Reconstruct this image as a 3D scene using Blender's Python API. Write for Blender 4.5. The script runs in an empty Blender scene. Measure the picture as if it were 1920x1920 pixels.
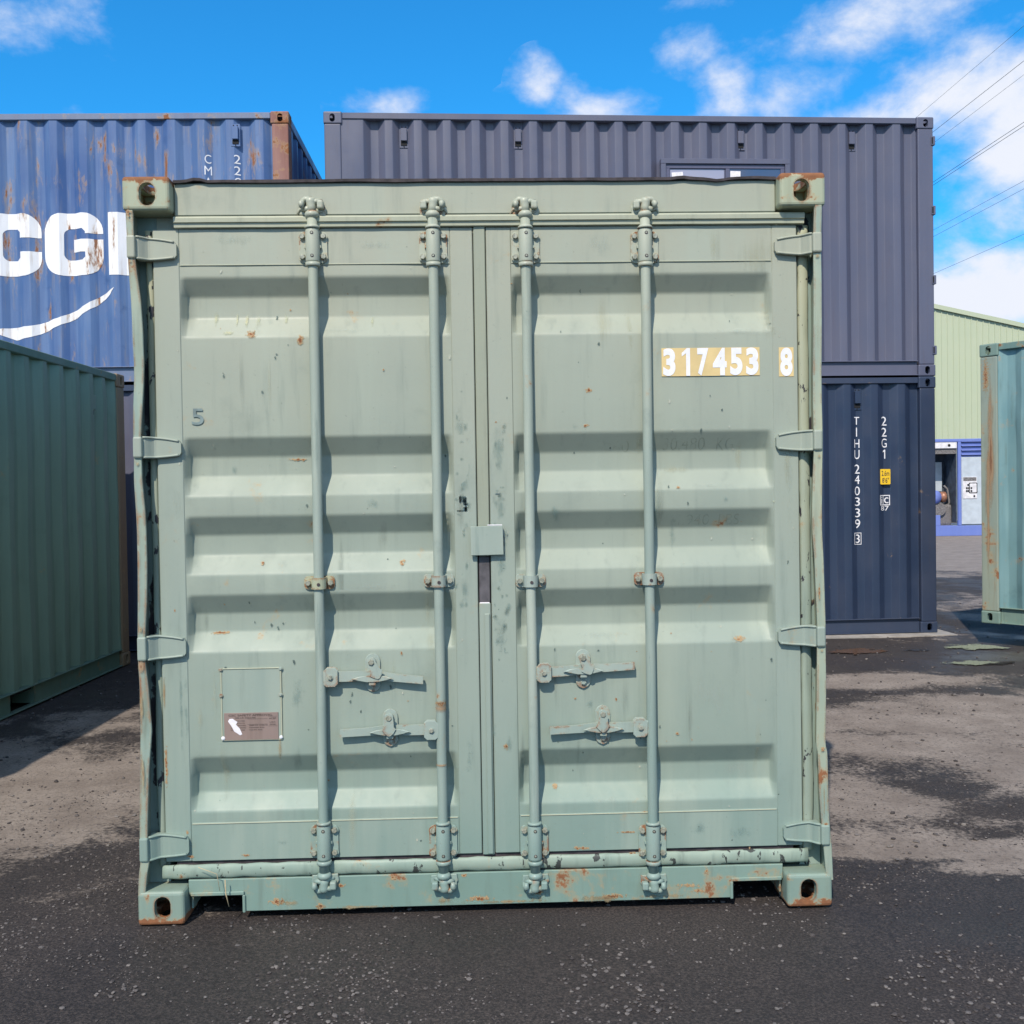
import bpy, bmesh, math, random
from mathutils import Vector, Matrix, noise
C = bpy.context.scene
COL = C.collection
rnd = random.Random(7)

# ------------------------------------------------------------------ camera
CAM_H, PITCH, ROLL, FPX = 1.4847, -0.0184, -0.0157, 1955.0
_f = Vector((0, math.cos(PITCH), math.sin(PITCH)))
_u = Vector((0, -math.sin(PITCH), math.cos(PITCH)))
_x = Vector((1, 0, 0))
RT = math.cos(ROLL)*_x + math.sin(ROLL)*_u
UP = -math.sin(ROLL)*_x + math.cos(ROLL)*_u
cd = bpy.data.cameras.new('camera'); cam = bpy.data.objects.new('camera', cd); COL.objects.link(cam)
cam.matrix_world = Matrix(((RT.x, UP.x, -_f.x, 0), (RT.y, UP.y, -_f.y, 0), (RT.z, UP.z, -_f.z, CAM_H), (0, 0, 0, 1)))
cd.sensor_width = 36; cd.lens = 36*FPX/1920; cd.clip_start = .05; cd.clip_end = 3000
C.camera = cam
C.render.resolution_x = C.render.resolution_y = 1024
C.view_settings.view_transform = 'Standard'; C.view_settings.look = 'None'
C.view_settings.gamma = 1; C.view_settings.exposure = 0.0

# ------------------------------------------------------------------ sun
SX, SY, SZ = -0.31, -1.0, 1.10              # towards the sun
sv = Vector((SX, SY, SZ)).normalized()
sd = bpy.data.lights.new('sun', 'SUN'); sd.energy = 4.6; sd.angle = math.radians(.53); sd.color = (1, .905, .78)
so = bpy.data.objects.new('sun', sd); COL.objects.link(so)
so.rotation_euler = sv.to_track_quat('Z', 'Y').to_euler()

def ray(px, py):
    return (_f + RT*((px-960)/FPX) + UP*((960-py)/FPX))

# ------------------------------------------------------------------ world
W = bpy.data.worlds.new('World'); C.world = W; W.use_nodes = True
nt = W.node_tree; nt.nodes.clear()
def wn(t, **k):
    n = nt.nodes.new(t)
    for a, b in k.items(): setattr(n, a, b)
    return n
def wl(a, b): nt.links.new(a, b)
def wmath(op, a, b=None, clamp=False):
    n = wn('ShaderNodeMath', operation=op); n.use_clamp = clamp
    for i, v in enumerate((a, b)):
        if v is None: continue
        if isinstance(v, (int, float)): n.inputs[i].default_value = v
        else: wl(v, n.inputs[i])
    return n.outputs[0]
WS = 0.10
sky = wn('ShaderNodeTexSky', sky_type='NISHITA'); sky.sun_disc = False
sky.sun_elevation = math.asin(sv.z); sky.sun_rotation = math.atan2(sv.x, sv.y)
sky.air_density = 1.0; sky.dust_density = .3; sky.ozone_density = 2.0
tint = wn('ShaderNodeMix', data_type='RGBA', blend_type='MULTIPLY'); tint.inputs[0].default_value = 1
wl(sky.outputs[0], tint.inputs[6]); tint.inputs[7].default_value = (.22, 1.42, 2.15, 1)
tc = wn('ShaderNodeTexCoord')
gen = tc.outputs['Generated']
nz = wn('ShaderNodeTexNoise'); nz.inputs['Scale'].default_value = 8.5; nz.inputs['Detail'].default_value = 12; nz.inputs['Roughness'].default_value = .60
nz.inputs['Distortion'].default_value = .12
mp = wn('ShaderNodeMapping'); mp.inputs['Scale'].default_value = (1, 1, 1.5); mp.inputs['Location'].default_value = (.37, .2, 1.1)
wl(gen, mp.inputs[0]); wl(mp.outputs[0], nz.inputs['Vector'])
BL = [(50, 10, 170, 90, .52), (420, -10, 130, 40, .42), (1010, 165, 45, 50, .62), (745, 205, 90, 55, .45), (1130, 215, 150, 60, .66),
      (1290, 95, 85, 60, .5), (1360, 180, 90, 80, .68), (1580, 60, 230, 80, .66), (1500, 165, 150, 80, .62), (1300, 0, 110, 30, .5),
      (1800, 180, 210, 95, .88), (1910, 270, 110, 185, .9), (1780, 320, 60, 60, .5), (1870, 560, 210, 95, 1.3), (1650, 240, 220, 80, .7),
      (2300, 200, 400, 300, .6), (-500, 300, 400, 200, .8)]
acc = None
for (bx, by, rx, ry, w) in BL:
    d = ray(bx, by).normalized()
    s = wn('ShaderNodeVectorMath', operation='SUBTRACT'); wl(gen, s.inputs[0]); s.inputs[1].default_value = d
    m = wn('ShaderNodeVectorMath', operation='MULTIPLY'); wl(s.outputs[0], m.inputs[0])
    m.inputs[1].default_value = (FPX/rx, FPX/rx*.6, FPX/ry)
    l = wn('ShaderNodeVectorMath', operation='LENGTH'); wl(m.outputs[0], l.inputs[0])
    r = wn('ShaderNodeMapRange', interpolation_type='SMOOTHSTEP'); wl(l.outputs['Value'], r.inputs[0])
    r.inputs[1].default_value = 0; r.inputs[2].default_value = 1.5; r.inputs[3].default_value = w; r.inputs[4].default_value = 0
    acc = r.outputs[0] if acc is None else wmath('MAXIMUM', acc, r.outputs[0])
# scattered clouds behind the camera, for the reflections and the fill light
sep = wn('ShaderNodeSeparateXYZ'); wl(gen, sep.inputs[0])
back = wn('ShaderNodeMapRange'); wl(sep.outputs[1], back.inputs[0])
back.inputs[1].default_value = .3; back.inputs[2].default_value = -.3; back.inputs[3].default_value = 0; back.inputs[4].default_value = .66
acc = wmath('MAXIMUM', acc, back.outputs[0])
dens = wmath('ADD', acc, wmath('MULTIPLY', wmath('SUBTRACT', nz.outputs[0], .5), 2.3))
den = wn('ShaderNodeMapRange', interpolation_type='SMOOTHSTEP'); wl(dens, den.inputs[0])
den.inputs[1].default_value = .26; den.inputs[2].default_value = 1.0
dn = wmath('MULTIPLY', den.outputs[0], wmath('GREATER_THAN', acc, .001))
cm = wn('ShaderNodeMix', data_type='RGBA'); wl(dn, cm.inputs[0])
cm.inputs[6].default_value = (.42/WS, .60/WS, .93/WS, 1); cm.inputs[7].default_value = (.86/WS, .90/WS, 1.0/WS, 1)
mix = wn('ShaderNodeMix', data_type='RGBA'); wl(wmath('POWER', dn, .75), mix.inputs[0]); wl(tint.outputs[2], mix.inputs[6]); wl(cm.outputs[2], mix.inputs[7])
bg = wn('ShaderNodeBackground'); bg.inputs[1].default_value = WS; wl(mix.outputs[2], bg.inputs[0])
wo = wn('ShaderNodeOutputWorld'); wl(bg.outputs[0], wo.inputs[0])

# ------------------------------------------------------------------ materials
def srgb(r, g, b): 
    f = lambda c: (c/255/12.92) if c/255 <= .04045 else ((c/255+.055)/1.055)**2.4
    return (f(r), f(g), f(b), 1)
class NT:
    def __init__(s, name):
        s.m = bpy.data.materials.new(name); s.m.use_nodes = True; s.t = s.m.node_tree; s.t.nodes.clear()
        s.out = s.n('ShaderNodeOutputMaterial'); s.b = s.n('ShaderNodeBsdfPrincipled'); s.l(s.b.outputs[0], s.out.inputs[0])
        s.tc = s.n('ShaderNodeTexCoord')
    def n(s, t, **k):
        x = s.t.nodes.new(t)
        for a, b in k.items(): setattr(x, a, b)
        return x
    def l(s, a, b): s.t.links.new(a, b)
    def set(s, i, v):
        if isinstance(v, (int, float, tuple)): i.default_value = v
        else: s.l(v, i)
    def noise(s, scale, detail=4, rough=.55, sc=(1, 1, 1), loc=(0, 0, 0), dist=0, coord='Object'):
        mp = s.n('ShaderNodeMapping'); mp.inputs['Scale'].default_value = sc; mp.inputs['Location'].default_value = loc
        s.l(s.tc.outputs[coord], mp.inputs[0]); n = s.n('ShaderNodeTexNoise'); s.l(mp.outputs[0], n.inputs['Vector'])
        n.inputs['Scale'].default_value = scale; n.inputs['Detail'].default_value = detail; n.inputs['Roughness'].default_value = rough
        n.inputs['Distortion'].default_value = dist
        return n.outputs[0]
    def rng(s, v, a, b, c=0, d=1, smooth=True):
        n = s.n('ShaderNodeMapRange', interpolation_type='SMOOTHSTEP' if smooth else 'LINEAR'); s.set(n.inputs[0], v)
        for i, q in enumerate((a, b, c, d)): n.inputs[i+1].default_value = q
        return n.outputs[0]
    def math(s, op, a, b=0.0, clamp=False):
        n = s.n('ShaderNodeMath', operation=op); n.use_clamp = clamp; s.set(n.inputs[0], a); s.set(n.inputs[1], b); return n.outputs[0]
    def mix(s, f, a, b, mode='MIX'):
        n = s.n('ShaderNodeMix', data_type='RGBA', blend_type=mode); s.set(n.inputs[0], f); s.set(n.inputs[6], a); s.set(n.inputs[7], b); return n.outputs[2]
    def xyz(s, coord='Object'):
        n = s.n('ShaderNodeSeparateXYZ'); s.l(s.tc.outputs[coord], n.inputs[0]); return n.outputs
    def bump(s, h, st, d=.002):
        n = s.n('ShaderNodeBump'); n.inputs['Strength'].default_value = st; n.inputs['Distance'].default_value = d; s.l(h, n.inputs['Height']); s.l(n.outputs[0], s.b.inputs['Normal'])
def mul(c, k): return (min(1, c[0]*k), min(1, c[1]*k), min(1, c[2]*k), 1)

def paint(name, base, fade=None, dirt=(.12, .12, .1, 1), rust=.0, rough=.42, streak=.25, metal_spec=.5, chip=None, chip_amt=0, upper=None, lower=None, seed=0, rscale=5, wave=.0, edge=False, rsc=(1, 1, 1), lowrust=0, cscale=13):
    s = NT(name); fade = fade or mul(base, 1.3)
    big = s.rng(s.noise(1.1, 3, .6, loc=(seed, 3, seed)), .35, .68)
    col = s.mix(s.math('MULTIPLY', big, .55), base, fade)
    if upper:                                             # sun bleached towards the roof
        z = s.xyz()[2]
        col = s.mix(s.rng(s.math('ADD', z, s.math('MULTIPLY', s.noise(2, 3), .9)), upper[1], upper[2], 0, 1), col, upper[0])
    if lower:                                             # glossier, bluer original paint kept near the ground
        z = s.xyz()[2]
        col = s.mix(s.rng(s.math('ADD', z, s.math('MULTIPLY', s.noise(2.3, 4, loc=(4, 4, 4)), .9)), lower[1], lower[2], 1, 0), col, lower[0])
    st = s.rng(s.noise(7, 5, .6, sc=(1, 1, .07), loc=(seed*2, 0, 0)), .42, .75)
    col = s.mix(s.math('MULTIPLY', st, streak), col, mul(fade, 1.12))
    st2 = s.rng(s.noise(26, 4, .6, sc=(1, 1, .09), loc=(seed, 8, 2)), .52, .8)
    col = s.mix(s.math('MULTIPLY', st2, streak*.75), col, dirt)
    blot = s.rng(s.noise(5, 6, .65, loc=(1, seed, 5)), .56, .78)
    col = s.mix(s.math('MULTIPLY', blot, streak*.7), col, mul(base, .72))
    sp = s.rng(s.noise(75, 3, .6, loc=(4, 4, seed)), .68, .75)
    col = s.mix(s.math('MULTIPLY', sp, .35), col, dirt)
    r = s.rng(s.noise(2.3, 4, .6), .3, .7, rough-.09, rough+.14)
    h = s.noise(60, 3, .5)
    if chip:
        cm_ = s.rng(s.noise(cscale, 7, .62, sc=(1, 1, .55), loc=(seed, 2, 9), dist=.4), 1-chip_amt, 1-chip_amt+.015)
        col = s.mix(cm_, col, chip)
        h = s.math('SUBTRACT', h, s.math('MULTIPLY', cm_, 1.6))
    if rust > 0:
        rm = s.noise(rscale, 9, .68, sc=rsc, loc=(seed+3, 1, 7), dist=.2)
        if edge:
            bv = s.n('ShaderNodeBevel'); bv.samples = 6; bv.inputs['Radius'].default_value = .020; ge = s.n('ShaderNodeNewGeometry'); dt = s.n('ShaderNodeVectorMath', operation='DOT_PRODUCT')
            s.l(bv.outputs[0], dt.inputs[0]); s.l(ge.outputs['Normal'], dt.inputs[1])
            rm = s.math('ADD', rm, s.math('MULTIPLY', s.rng(dt.outputs['Value'], .75, .99, 1, 0), .16))
        if lowrust:
            az = s.math('ABSOLUTE', s.xyz()[2]); rm = s.math('ADD', rm, s.math('MULTIPLY', s.rng(az, 0, lowrust, 1, 0), .24))
        core = s.rng(rm, .72-rust*.25, .76-rust*.25)
        halo = s.rng(rm, .66-rust*.25, .75-rust*.25)
        rc = s.mix(s.noise(40, 5, .6), (.09, .028, .012, 1), (.36, .13, .045, 1))
        col = s.mix(s.math('MULTIPLY', halo, .5), col, (.42, .27, .12, 1))
        col = s.mix(s.math('MULTIPLY', core, .92), col, rc)
        r = s.mix(core, r, (.85, .85, .85, 1))
        h = s.math('ADD', h, s.math('MULTIPLY', core, s.math('MULTIPLY', s.noise(90, 4), 1.5)))
    h = s.math('ADD', h, s.math('MULTIPLY', s.noise(3.2, 2, .5), wave))
    s.l(col, s.b.inputs['Base Color']); s.set(s.b.inputs['Roughness'], r)
    s.b.inputs['Specular IOR Level'].default_value = metal_spec
    s.bump(h, .07, .003)
    return s.m
def plain(name, c, rough=.5, metallic=0, nz_=.25, scale=30):
    s = NT(name)
    s.l(s.mix(s.rng(s.noise(scale, 5), .3, .7), mul(c, 1-nz_), mul(c, 1+nz_)), s.b.inputs['Base Color'])
    s.b.inputs['Roughness'].default_value = rough; s.b.inputs['Metallic'].default_value = metallic
    s.bump(s.noise(scale*4, 3), .15, .002)
    return s.m
def spot(name, core, halo, scale, thr=.35, soft=.08, alpha=1.0, sc=(1, 1, 1), rough=.8, fall=1.0):
    s = NT(name)
    uv = s.n('ShaderNodeVectorMath', operation='LENGTH'); s.l(s.tc.outputs['UV'], uv.inputs[0])
    n = s.noise(scale, 7, .66, sc=sc, dist=.2)
    v = s.math('ADD', s.math('MULTIPLY', s.math('SUBTRACT', 1.0, uv.outputs['Value']), fall), s.math('MULTIPLY', s.math('SUBTRACT', n, .5), 2.2))
    edge = s.rng(uv.outputs['Value'], .75, 1.0, 1, 0)
    m1 = s.math('MULTIPLY', s.rng(v, thr, thr+soft), edge)
    c = s.rng(v, thr+soft, thr+soft+.25)
    s.l(s.mix(c, halo, core), s.b.inputs['Base Color']); s.b.inputs['Roughness'].default_value = rough
    tr = s.n('ShaderNodeBsdfTransparent'); ms = s.n('ShaderNodeMixShader')
    s.l(s.math('MULTIPLY', m1, alpha), ms.inputs[0]); s.l(tr.outputs[0], ms.inputs[1]); s.l(s.b.outputs[0], ms.inputs[2]); s.l(ms.outputs[0], s.out.inputs[0])
    return s.m

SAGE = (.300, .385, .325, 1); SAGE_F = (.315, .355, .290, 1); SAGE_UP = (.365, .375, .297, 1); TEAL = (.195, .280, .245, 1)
MAT = {
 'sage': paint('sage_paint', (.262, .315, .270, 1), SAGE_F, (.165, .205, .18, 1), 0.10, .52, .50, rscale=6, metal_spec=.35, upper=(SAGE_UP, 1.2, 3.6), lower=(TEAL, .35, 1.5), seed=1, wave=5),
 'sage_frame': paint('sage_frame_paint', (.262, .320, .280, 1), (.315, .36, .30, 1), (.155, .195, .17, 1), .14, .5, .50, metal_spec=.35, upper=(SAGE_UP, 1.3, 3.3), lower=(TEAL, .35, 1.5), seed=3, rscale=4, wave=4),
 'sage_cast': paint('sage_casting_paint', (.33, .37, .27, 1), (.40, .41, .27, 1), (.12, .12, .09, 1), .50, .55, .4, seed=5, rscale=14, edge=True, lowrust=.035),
 'sage_sill': paint('sage_sill_paint', (.170, .262, .225, 1), (.23, .31, .26, 1), (.10, .10, .075, 1), .52, .5, .4, seed=8, rscale=5),
 'sage_hard': paint('sage_hardware_paint', (.295, .355, .315, 1), (.37, .41, .35, 1), (.13, .16, .15, 1), .06, .42, .35, metal_spec=.4, upper=((.42, .43, .33, 1), 1.6, 3.6), lower=((.20, .295, .265, 1), .35, 1.4), seed=11, rscale=16, edge=True),
 'sage_rod': paint('sage_rod_paint', (.235, .305, .275, 1), (.37, .41, .345, 1), (.10, .16, .15, 1), .16, .42, .95, metal_spec=.4, upper=((.39, .41, .32, 1), 1.6, 3.4), lower=((.185, .28, .255, 1), .3, 1.4), seed=14, rscale=9),
 'gasket': paint('gasket_paint', (.225, .305, .255, 1), (.30, .36, .29, 1), (.08, .10, .09, 1), .30, .6, .7, chip=(.045, .052, .048, 1), chip_amt=.395, cscale=26, seed=17, rscale=9),
 'gasket_side': paint('side_gasket_paint', (.25, .315, .265, 1), (.33, .36, .27, 1), (.07, .09, .08, 1), .16, .55, .6, upper=((.40, .40, .27, 1), 1.4, 2.9), chip=(.03, .028, .036, 1), chip_amt=.40, cscale=24, seed=19),
 'gasket_top': paint('gasket_top_paint', (.375, .395, .30, 1), (.43, .43, .31, 1), (.16, .18, .14, 1), .08, .5, .5, chip=(.04, .04, .045, 1), chip_amt=.30, seed=21),
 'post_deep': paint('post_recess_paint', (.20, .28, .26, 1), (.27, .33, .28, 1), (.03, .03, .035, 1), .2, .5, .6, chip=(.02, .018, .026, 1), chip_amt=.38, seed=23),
 'flange': paint('post_flange_paint', (.23, .31, .27, 1), (.40, .41, .28, 1), (.13, .13, .09, 1), .34, .45, .7, seed=28, rscale=7, edge=True),
 'bolt': plain('worn_bolt', (.34, .34, .27, 1), .42, .35, .3, 120),
 'lip': plain('dark_lip_and_gap', (.045, .035, .038, 1), .7, 0, .5, 25),
 'strip': paint('rubber_strip_paint', (.27, .30, .235, 1), (.31, .33, .24, 1), (.12, .12, .1, 1), 0, .55, .6, chip=(.06, .055, .06, 1), chip_amt=.27, seed=31),
 'rubber': plain('bare_rubber', (.085, .078, .085, 1), .55, 0, .4, 18),
 'white': plain('white_vinyl', (.78, .77, .80, 1), .45, 0, .05),
 'sand': plain('sand_vinyl', (.66, .50, .235, 1), .5, 0, .08, 12),
 'grey5': plain('stencil_grey', (.175, .23, .225, 1), .5, 0, .2),
 'ghost': plain('ghost_letter_paint', (.235, .305, .27, 1), .4, 0, .15),
 'ghost2': plain('ghost_letter_dark', (.262, .312, .270, 1), .55, 0, .06),
 'plate': paint('data_plate_metal', (.235, .175, .155, 1), (.28, .2, .17, 1), (.1, .07, .05, 1), .2, .5, .4, seed=41),
 'plate_ink': plain('plate_ink', (.06, .04, .035, 1), .6),
 'paper': plain('torn_paper', (.75, .72, .75, 1), .8, 0, .1),
 'dark': plain('dark_void', (.012, .012, .014, 1), .9),
 'grey': paint('grey_container_paint', (.095, .102, .155, 1), (.112, .115, .165, 1), (.10, .08, .09, 1), 0, .42, .35, seed=50),
 'grey_trim': plain('grey_window_trim', (.095, .098, .16, 1), .38, 0, .05),
 'navy': paint('navy_container_paint', (.022, .036, .074, 1), (.030, .046, .088, 1), (.05, .055, .08, 1), .10, .40, .4, seed=53),
 'navy_rail': paint('navy_rail_paint', (.030, .045, .085, 1), (.04, .05, .085, 1), (.06, .05, .06, 1), .16, .42, .3, seed=54, rscale=4),
 'blue': paint('blue_container_paint', (.034, .090, .255, 1), (.10, .17, .325, 1), (.20, .19, .21, 1), .44, .5, .95, seed=60, rscale=5, rsc=(1.3, 1, .33)),
 'blue_rail': paint('blue_rail_paint', (.11, .15, .26, 1), (.16, .2, .29, 1), (.2, .1, .07, 1), .45, .5, .6, seed=61, rscale=5),
 'rusty': paint('rusty_post_paint', (.22, .095, .075, 1), (.30, .17, .15, 1), (.1, .04, .03, 1), .62, .75, .6, seed=63, rscale=6),
 'green': paint('green_container_paint', (.170, .262, .200, 1), (.205, .30, .23, 1), (.12, .16, .13, 1), .08, .40, .5, seed=70),
 'green_rail': paint('green_rail_paint', (.10, .19, .15, 1), (.15, .22, .17, 1), (.12, .09, .06, 1), .33, .45, .5, seed=71, rscale=5),
 'tan_rust': paint('rust_washed_paint', (.25, .165, .10, 1), (.22, .2, .13, 1), (.09, .07, .05, 1), .40, .6, .6, seed=73, rscale=5),
 'teal': paint('teal_container_paint', (.135, .255, .275, 1), (.20, .32, .32, 1), (.12, .18, .16, 1), .32, .38, .9, seed=80, rscale=4, wave=4),
 'teal_rail': paint('teal_rail_paint', (.13, .22, .2, 1), (.2, .27, .22, 1), (.05, .05, .04, 1), .48, .5, .6, seed=81, rscale=6),
 'big_white': paint('logo_white_paint', (.74, .74, .78, 1), (.80, .78, .80, 1), (.42, .3, .2, 1), .46, .55, .6, seed=85, rscale=5, rsc=(1.6, 1, .30)),
 'shed': paint('pale_green_cladding', (.44, .49, .345, 1), (.46, .50, .36, 1), (.3, .36, .28, 1), 0, .5, .12, seed=90),
 'set_blue': paint('blue_machine_paint', (.135, .19, .50, 1), (.17, .22, .52, 1), (.2, .2, .3, 1), .04, .4, .3, seed=92),
 'set_grey': plain('pale_grey_panel', (.46, .51, .56, 1), .4, 0, .08, 6),
 'set_white': plain('white_panel', (.68, .66, .68, 1), .5, 0, .15, 8),
 'set_dark': plain('machine_interior', (.05, .065, .09, 1), .6, 0, .4, 5),
 'foam': plain('speckled_insulation', (.16, .15, .15, 1), .9, 0, .7, 60),
 'copper': plain('copper_brown', (.33, .16, .10, 1), .45, .3, .3, 30),
 'timber': plain('weathered_timber', (.2, .15, .1, 1), .8, 0, .4, 25),
 'wire': plain('power_cable', (.05, .05, .055, 1), .6, 0, .1),
 'straw': plain('dry_straw', (.45, .36, .22, 1), .8, 0, .3),
 'rust_spot': spot('rust_spot', (.19, .065, .022, 1), (.44, .31, .17, 1), 110, .46, .22, .95),
 'rust_run': spot('rust_run', (.26, .12, .05, 1), (.36, .29, .17, 1), 30, .42, .5, .7, sc=(1, 1, .25)),
 'orange_run': spot('orange_rust_run', (.24, .10, .045, 1), (.40, .26, .15, 1), 9, .15, .7, .72, sc=(1.5, 1, .2)),
 'cream': spot('cream_drip', (.60, .56, .34, 1), (.47, .49, .34, 1), 40, .42, .5, .6, sc=(1.6, 1, .25)),
 'bleach': spot('sun_bleached_run', (.52, .50, .34, 1), (.45, .46, .34, 1), 12, .25, 1.2, .45, sc=(3, 1, .12)),
 'scuff': spot('teal_scuff', (.10, .20, .19, 1), (.17, .27, .255, 1), 30, .40, .9, .40, sc=(1, 1, .6)),
 'smear': spot('dark_teal_smear', (.085, .165, .155, 1), (.14, .23, .21, 1), 45, .38, .9, .45, sc=(1, 1, .6)),
 'scuff_chip': spot('dark_chip', (.06, .085, .08, 1), (.10, .15, .14, 1), 90, .40, .3, .75),
 'pale_chip': spot('pale_chip', (.55, .56, .46, 1), (.48, .50, .42, 1), 90, .42, .3, .7),
 'grime_run': spot('grime_run', (.13, .165, .145, 1), (.17, .205, .18, 1), 14, .20, 1.3, .35, sc=(3.5, 1, .12)),
 'scuff_lt': spot('pale_scuff', (.55, .60, .54, 1), (.44, .5, .44, 1), 20, .40, .9, .35, sc=(1.4, 1, .5)),
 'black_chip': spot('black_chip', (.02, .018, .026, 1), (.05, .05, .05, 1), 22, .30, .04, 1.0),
}
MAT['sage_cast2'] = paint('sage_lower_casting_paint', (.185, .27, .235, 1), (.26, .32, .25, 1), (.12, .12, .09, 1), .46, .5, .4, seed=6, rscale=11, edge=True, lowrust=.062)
def film(name, c, a):
    s = NT(name); s.b.inputs['Base Color'].default_value = c; s.b.inputs['Roughness'].default_value = .5
    tr = s.n('ShaderNodeBsdfTransparent'); ms = s.n('ShaderNodeMixShader'); s.l(s.math('MULTIPLY', s.rng(s.noise(25, 4), .35, .65), a), ms.inputs[0]); s.l(tr.outputs[0], ms.inputs[1]); s.l(s.b.outputs[0], ms.inputs[2]); s.l(ms.outputs[0], s.out.inputs[0])
    return s.m
MAT['ghost2'] = film('ghost_letter_film', (.14, .19, .165, 1), .30)
def glass(c=(.04, .06, .12, 1)):
    s = NT('window_glass'); s.b.inputs['Base Color'].default_value = c; s.b.inputs['Roughness'].default_value = .04
    s.b.inputs['Specular IOR Level'].default_value = 1.0; s.b.inputs['Coat Weight'].default_value = 1; s.b.inputs['Coat Roughness'].default_value = .02
    return s.m
MAT['glass'] = glass(); MAT['glass_pale'] = glass((.30, .30, .40, 1))
def yellow(): return plain('yellow_sticker', (.83, .52, .02, 1), .4, 0, .05)
MAT['yellow'] = yellow()

# ------------------------------------------------------------------ mesh builder
class MB:
    def __init__(s): s.bm = bmesh.new(); s.mats = []; s.cur = 0; s.uv = s.bm.loops.layers.uv.new('UVMap')
    def mat(s, key):
        if key not in s.mats: s.mats.append(key)
        s.cur = s.mats.index(key); return s
    def _f(s, vs, smooth=False):
        try: f = s.bm.faces.new(vs)
        except ValueError: return None
        f.material_index = s.cur; f.smooth = smooth; return f
    def merge(s, tmp, smooth=False):
        mp = {v: s.bm.verts.new(v.co) for v in tmp.verts}
        for f in tmp.faces:
            s._f([mp[v] for v in f.verts], f.smooth or smooth)
        tmp.free(); return s
    def box(s, x0, x1, y0, y1, z0, z1, bev=0, seg=1, rot=None):
        t = bmesh.new(); bmesh.ops.create_cube(t, size=1)
        for v in t.verts: v.co = Vector((x0+(v.co.x+.5)*(x1-x0), y0+(v.co.y+.5)*(y1-y0), z0+(v.co.z+.5)*(z1-z0)))
        if bev > 0: bmesh.ops.bevel(t, geom=t.edges[:], offset=bev, segments=seg, affect='EDGES', profile=.5)
        if rot:
            c = Vector(((x0+x1)/2, (y0+y1)/2, (z0+z1)/2))
            bmesh.ops.rotate(t, verts=t.verts, cent=c, matrix=Matrix.Rotation(rot[1], 3, rot[0]))
        return s.merge(t)
    def hexa(s, p):                 # eight points: bottom four then top four
        v = [s.bm.verts.new(q) for q in p]
        for f in ((3, 2, 1, 0), (4, 5, 6, 7), (0, 1, 5, 4), (1, 2, 6, 5), (2, 3, 7, 6), (3, 0, 4, 7)): s._f([v[i] for i in f])
        return s
    def prism(s, pts, y0, y1, plane='xz', bev=0):   # outline in two axes, extruded along the third
        t = bmesh.new()
        g = (lambda a, b, c: (a, c, b)) if plane == 'xz' else ((lambda a, b, c: (c, a, b)) if plane == 'yz' else (lambda a, b, c: (a, b, c)))
        a = [t.verts.new(g(p[0], p[1], y0)) for p in pts]; b = [t.verts.new(g(p[0], p[1], y1)) for p in pts]
        f1 = t.faces.new(a); f2 = t.faces.new(b[::-1]); n = len(pts)
        for i in range(n): t.faces.new((a[i], b[i], b[(i+1) % n], a[(i+1) % n]))
        if bev > 0: bmesh.ops.bevel(t, geom=[e for e in t.edges if e in f1.edges or e in f2.edges] if False else list(set(f1.edges) | set(f2.edges)), offset=bev, segments=1, affect='EDGES')
        bmesh.ops.recalc_face_normals(t, faces=t.faces)
        return s.merge(t)
    def lathe(s, axis0, axis1, prof, seg=16, smooth=True):   # prof: (t along axis 0..1, radius)
        a, b = Vector(axis0), Vector(axis1); d = (b-a).normalized()
        e = d.orthogonal().normalized(); g = d.cross(e); rings = []
        for t_, r in prof:
            c = a.lerp(b, t_); rings.append([s.bm.verts.new(c+(e*math.cos(k*2*math.pi/seg)+g*math.sin(k*2*math.pi/seg))*r) for k in range(seg)])
        for i in range(len(rings)-1):
            for k in range(seg): s._f((rings[i][k], rings[i][(k+1) % seg], rings[i+1][(k+1) % seg], rings[i+1][k]), smooth)
        s._f(rings[0][::-1]); s._f(rings[-1]); return s
    def cyl(s, a, b, r, seg=14): return s.lathe(a, b, [(0, r), (1, r)], seg)
    def tube(s, pts, r, seg=8, cap=True):
        pts = [Vector(p) for p in pts]; rings = []
        d = (pts[1]-pts[0]).normalized(); e = d.orthogonal().normalized()
        for i, p in enumerate(pts):
            d = ((pts[min(i+1, len(pts)-1)]-pts[max(i-1, 0)])).normalized(); e = (e-d*e.dot(d)).normalized(); g = d.cross(e)
            rr = r[i] if isinstance(r, (list, tuple)) else r
            rings.append([s.bm.verts.new(p+(e*math.cos(k*2*math.pi/seg)+g*math.sin(k*2*math.pi/seg))*rr) for k in range(seg)])
        for i in range(len(rings)-1):
            for k in range(seg): s._f((rings[i][k], rings[i][(k+1) % seg], rings[i+1][(k+1) % seg], rings[i+1][k]), True)
        if cap: s._f(rings[0][::-1]); s._f(rings[-1])
        return s
    def bolt(s, x, y, z, r=.010, h=.009, mat='bolt'):        # hex head facing -y
        cur = s.cur
        s.lathe((x, y, z), (x, y-.002, z), [(0, r*1.35), (1, r*1.35)], 14, False)
        s.mat(mat); s.lathe((x, y-.0021, z), (x, y-h, z), [(0, r), (.75, r), (1, r*.8)], 6, False); s.cur = cur
        return s
    def rrect(s, x0, x1, z0, z1, r, y0, y1, bev=.0015, seg=5):
        pts = []
        for cx, cz, a0 in ((x1-r, z1-r, 0), (x0+r, z1-r, 90), (x0+r, z0+r, 180), (x1-r, z0+r, 270)):
            for k in range(seg+1):
                a = math.radians(a0+90*k/seg); pts.append((cx+r*math.cos(a), cz+r*math.sin(a)))
        return s.prism(pts, y0, y1, 'xz', bev)
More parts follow.
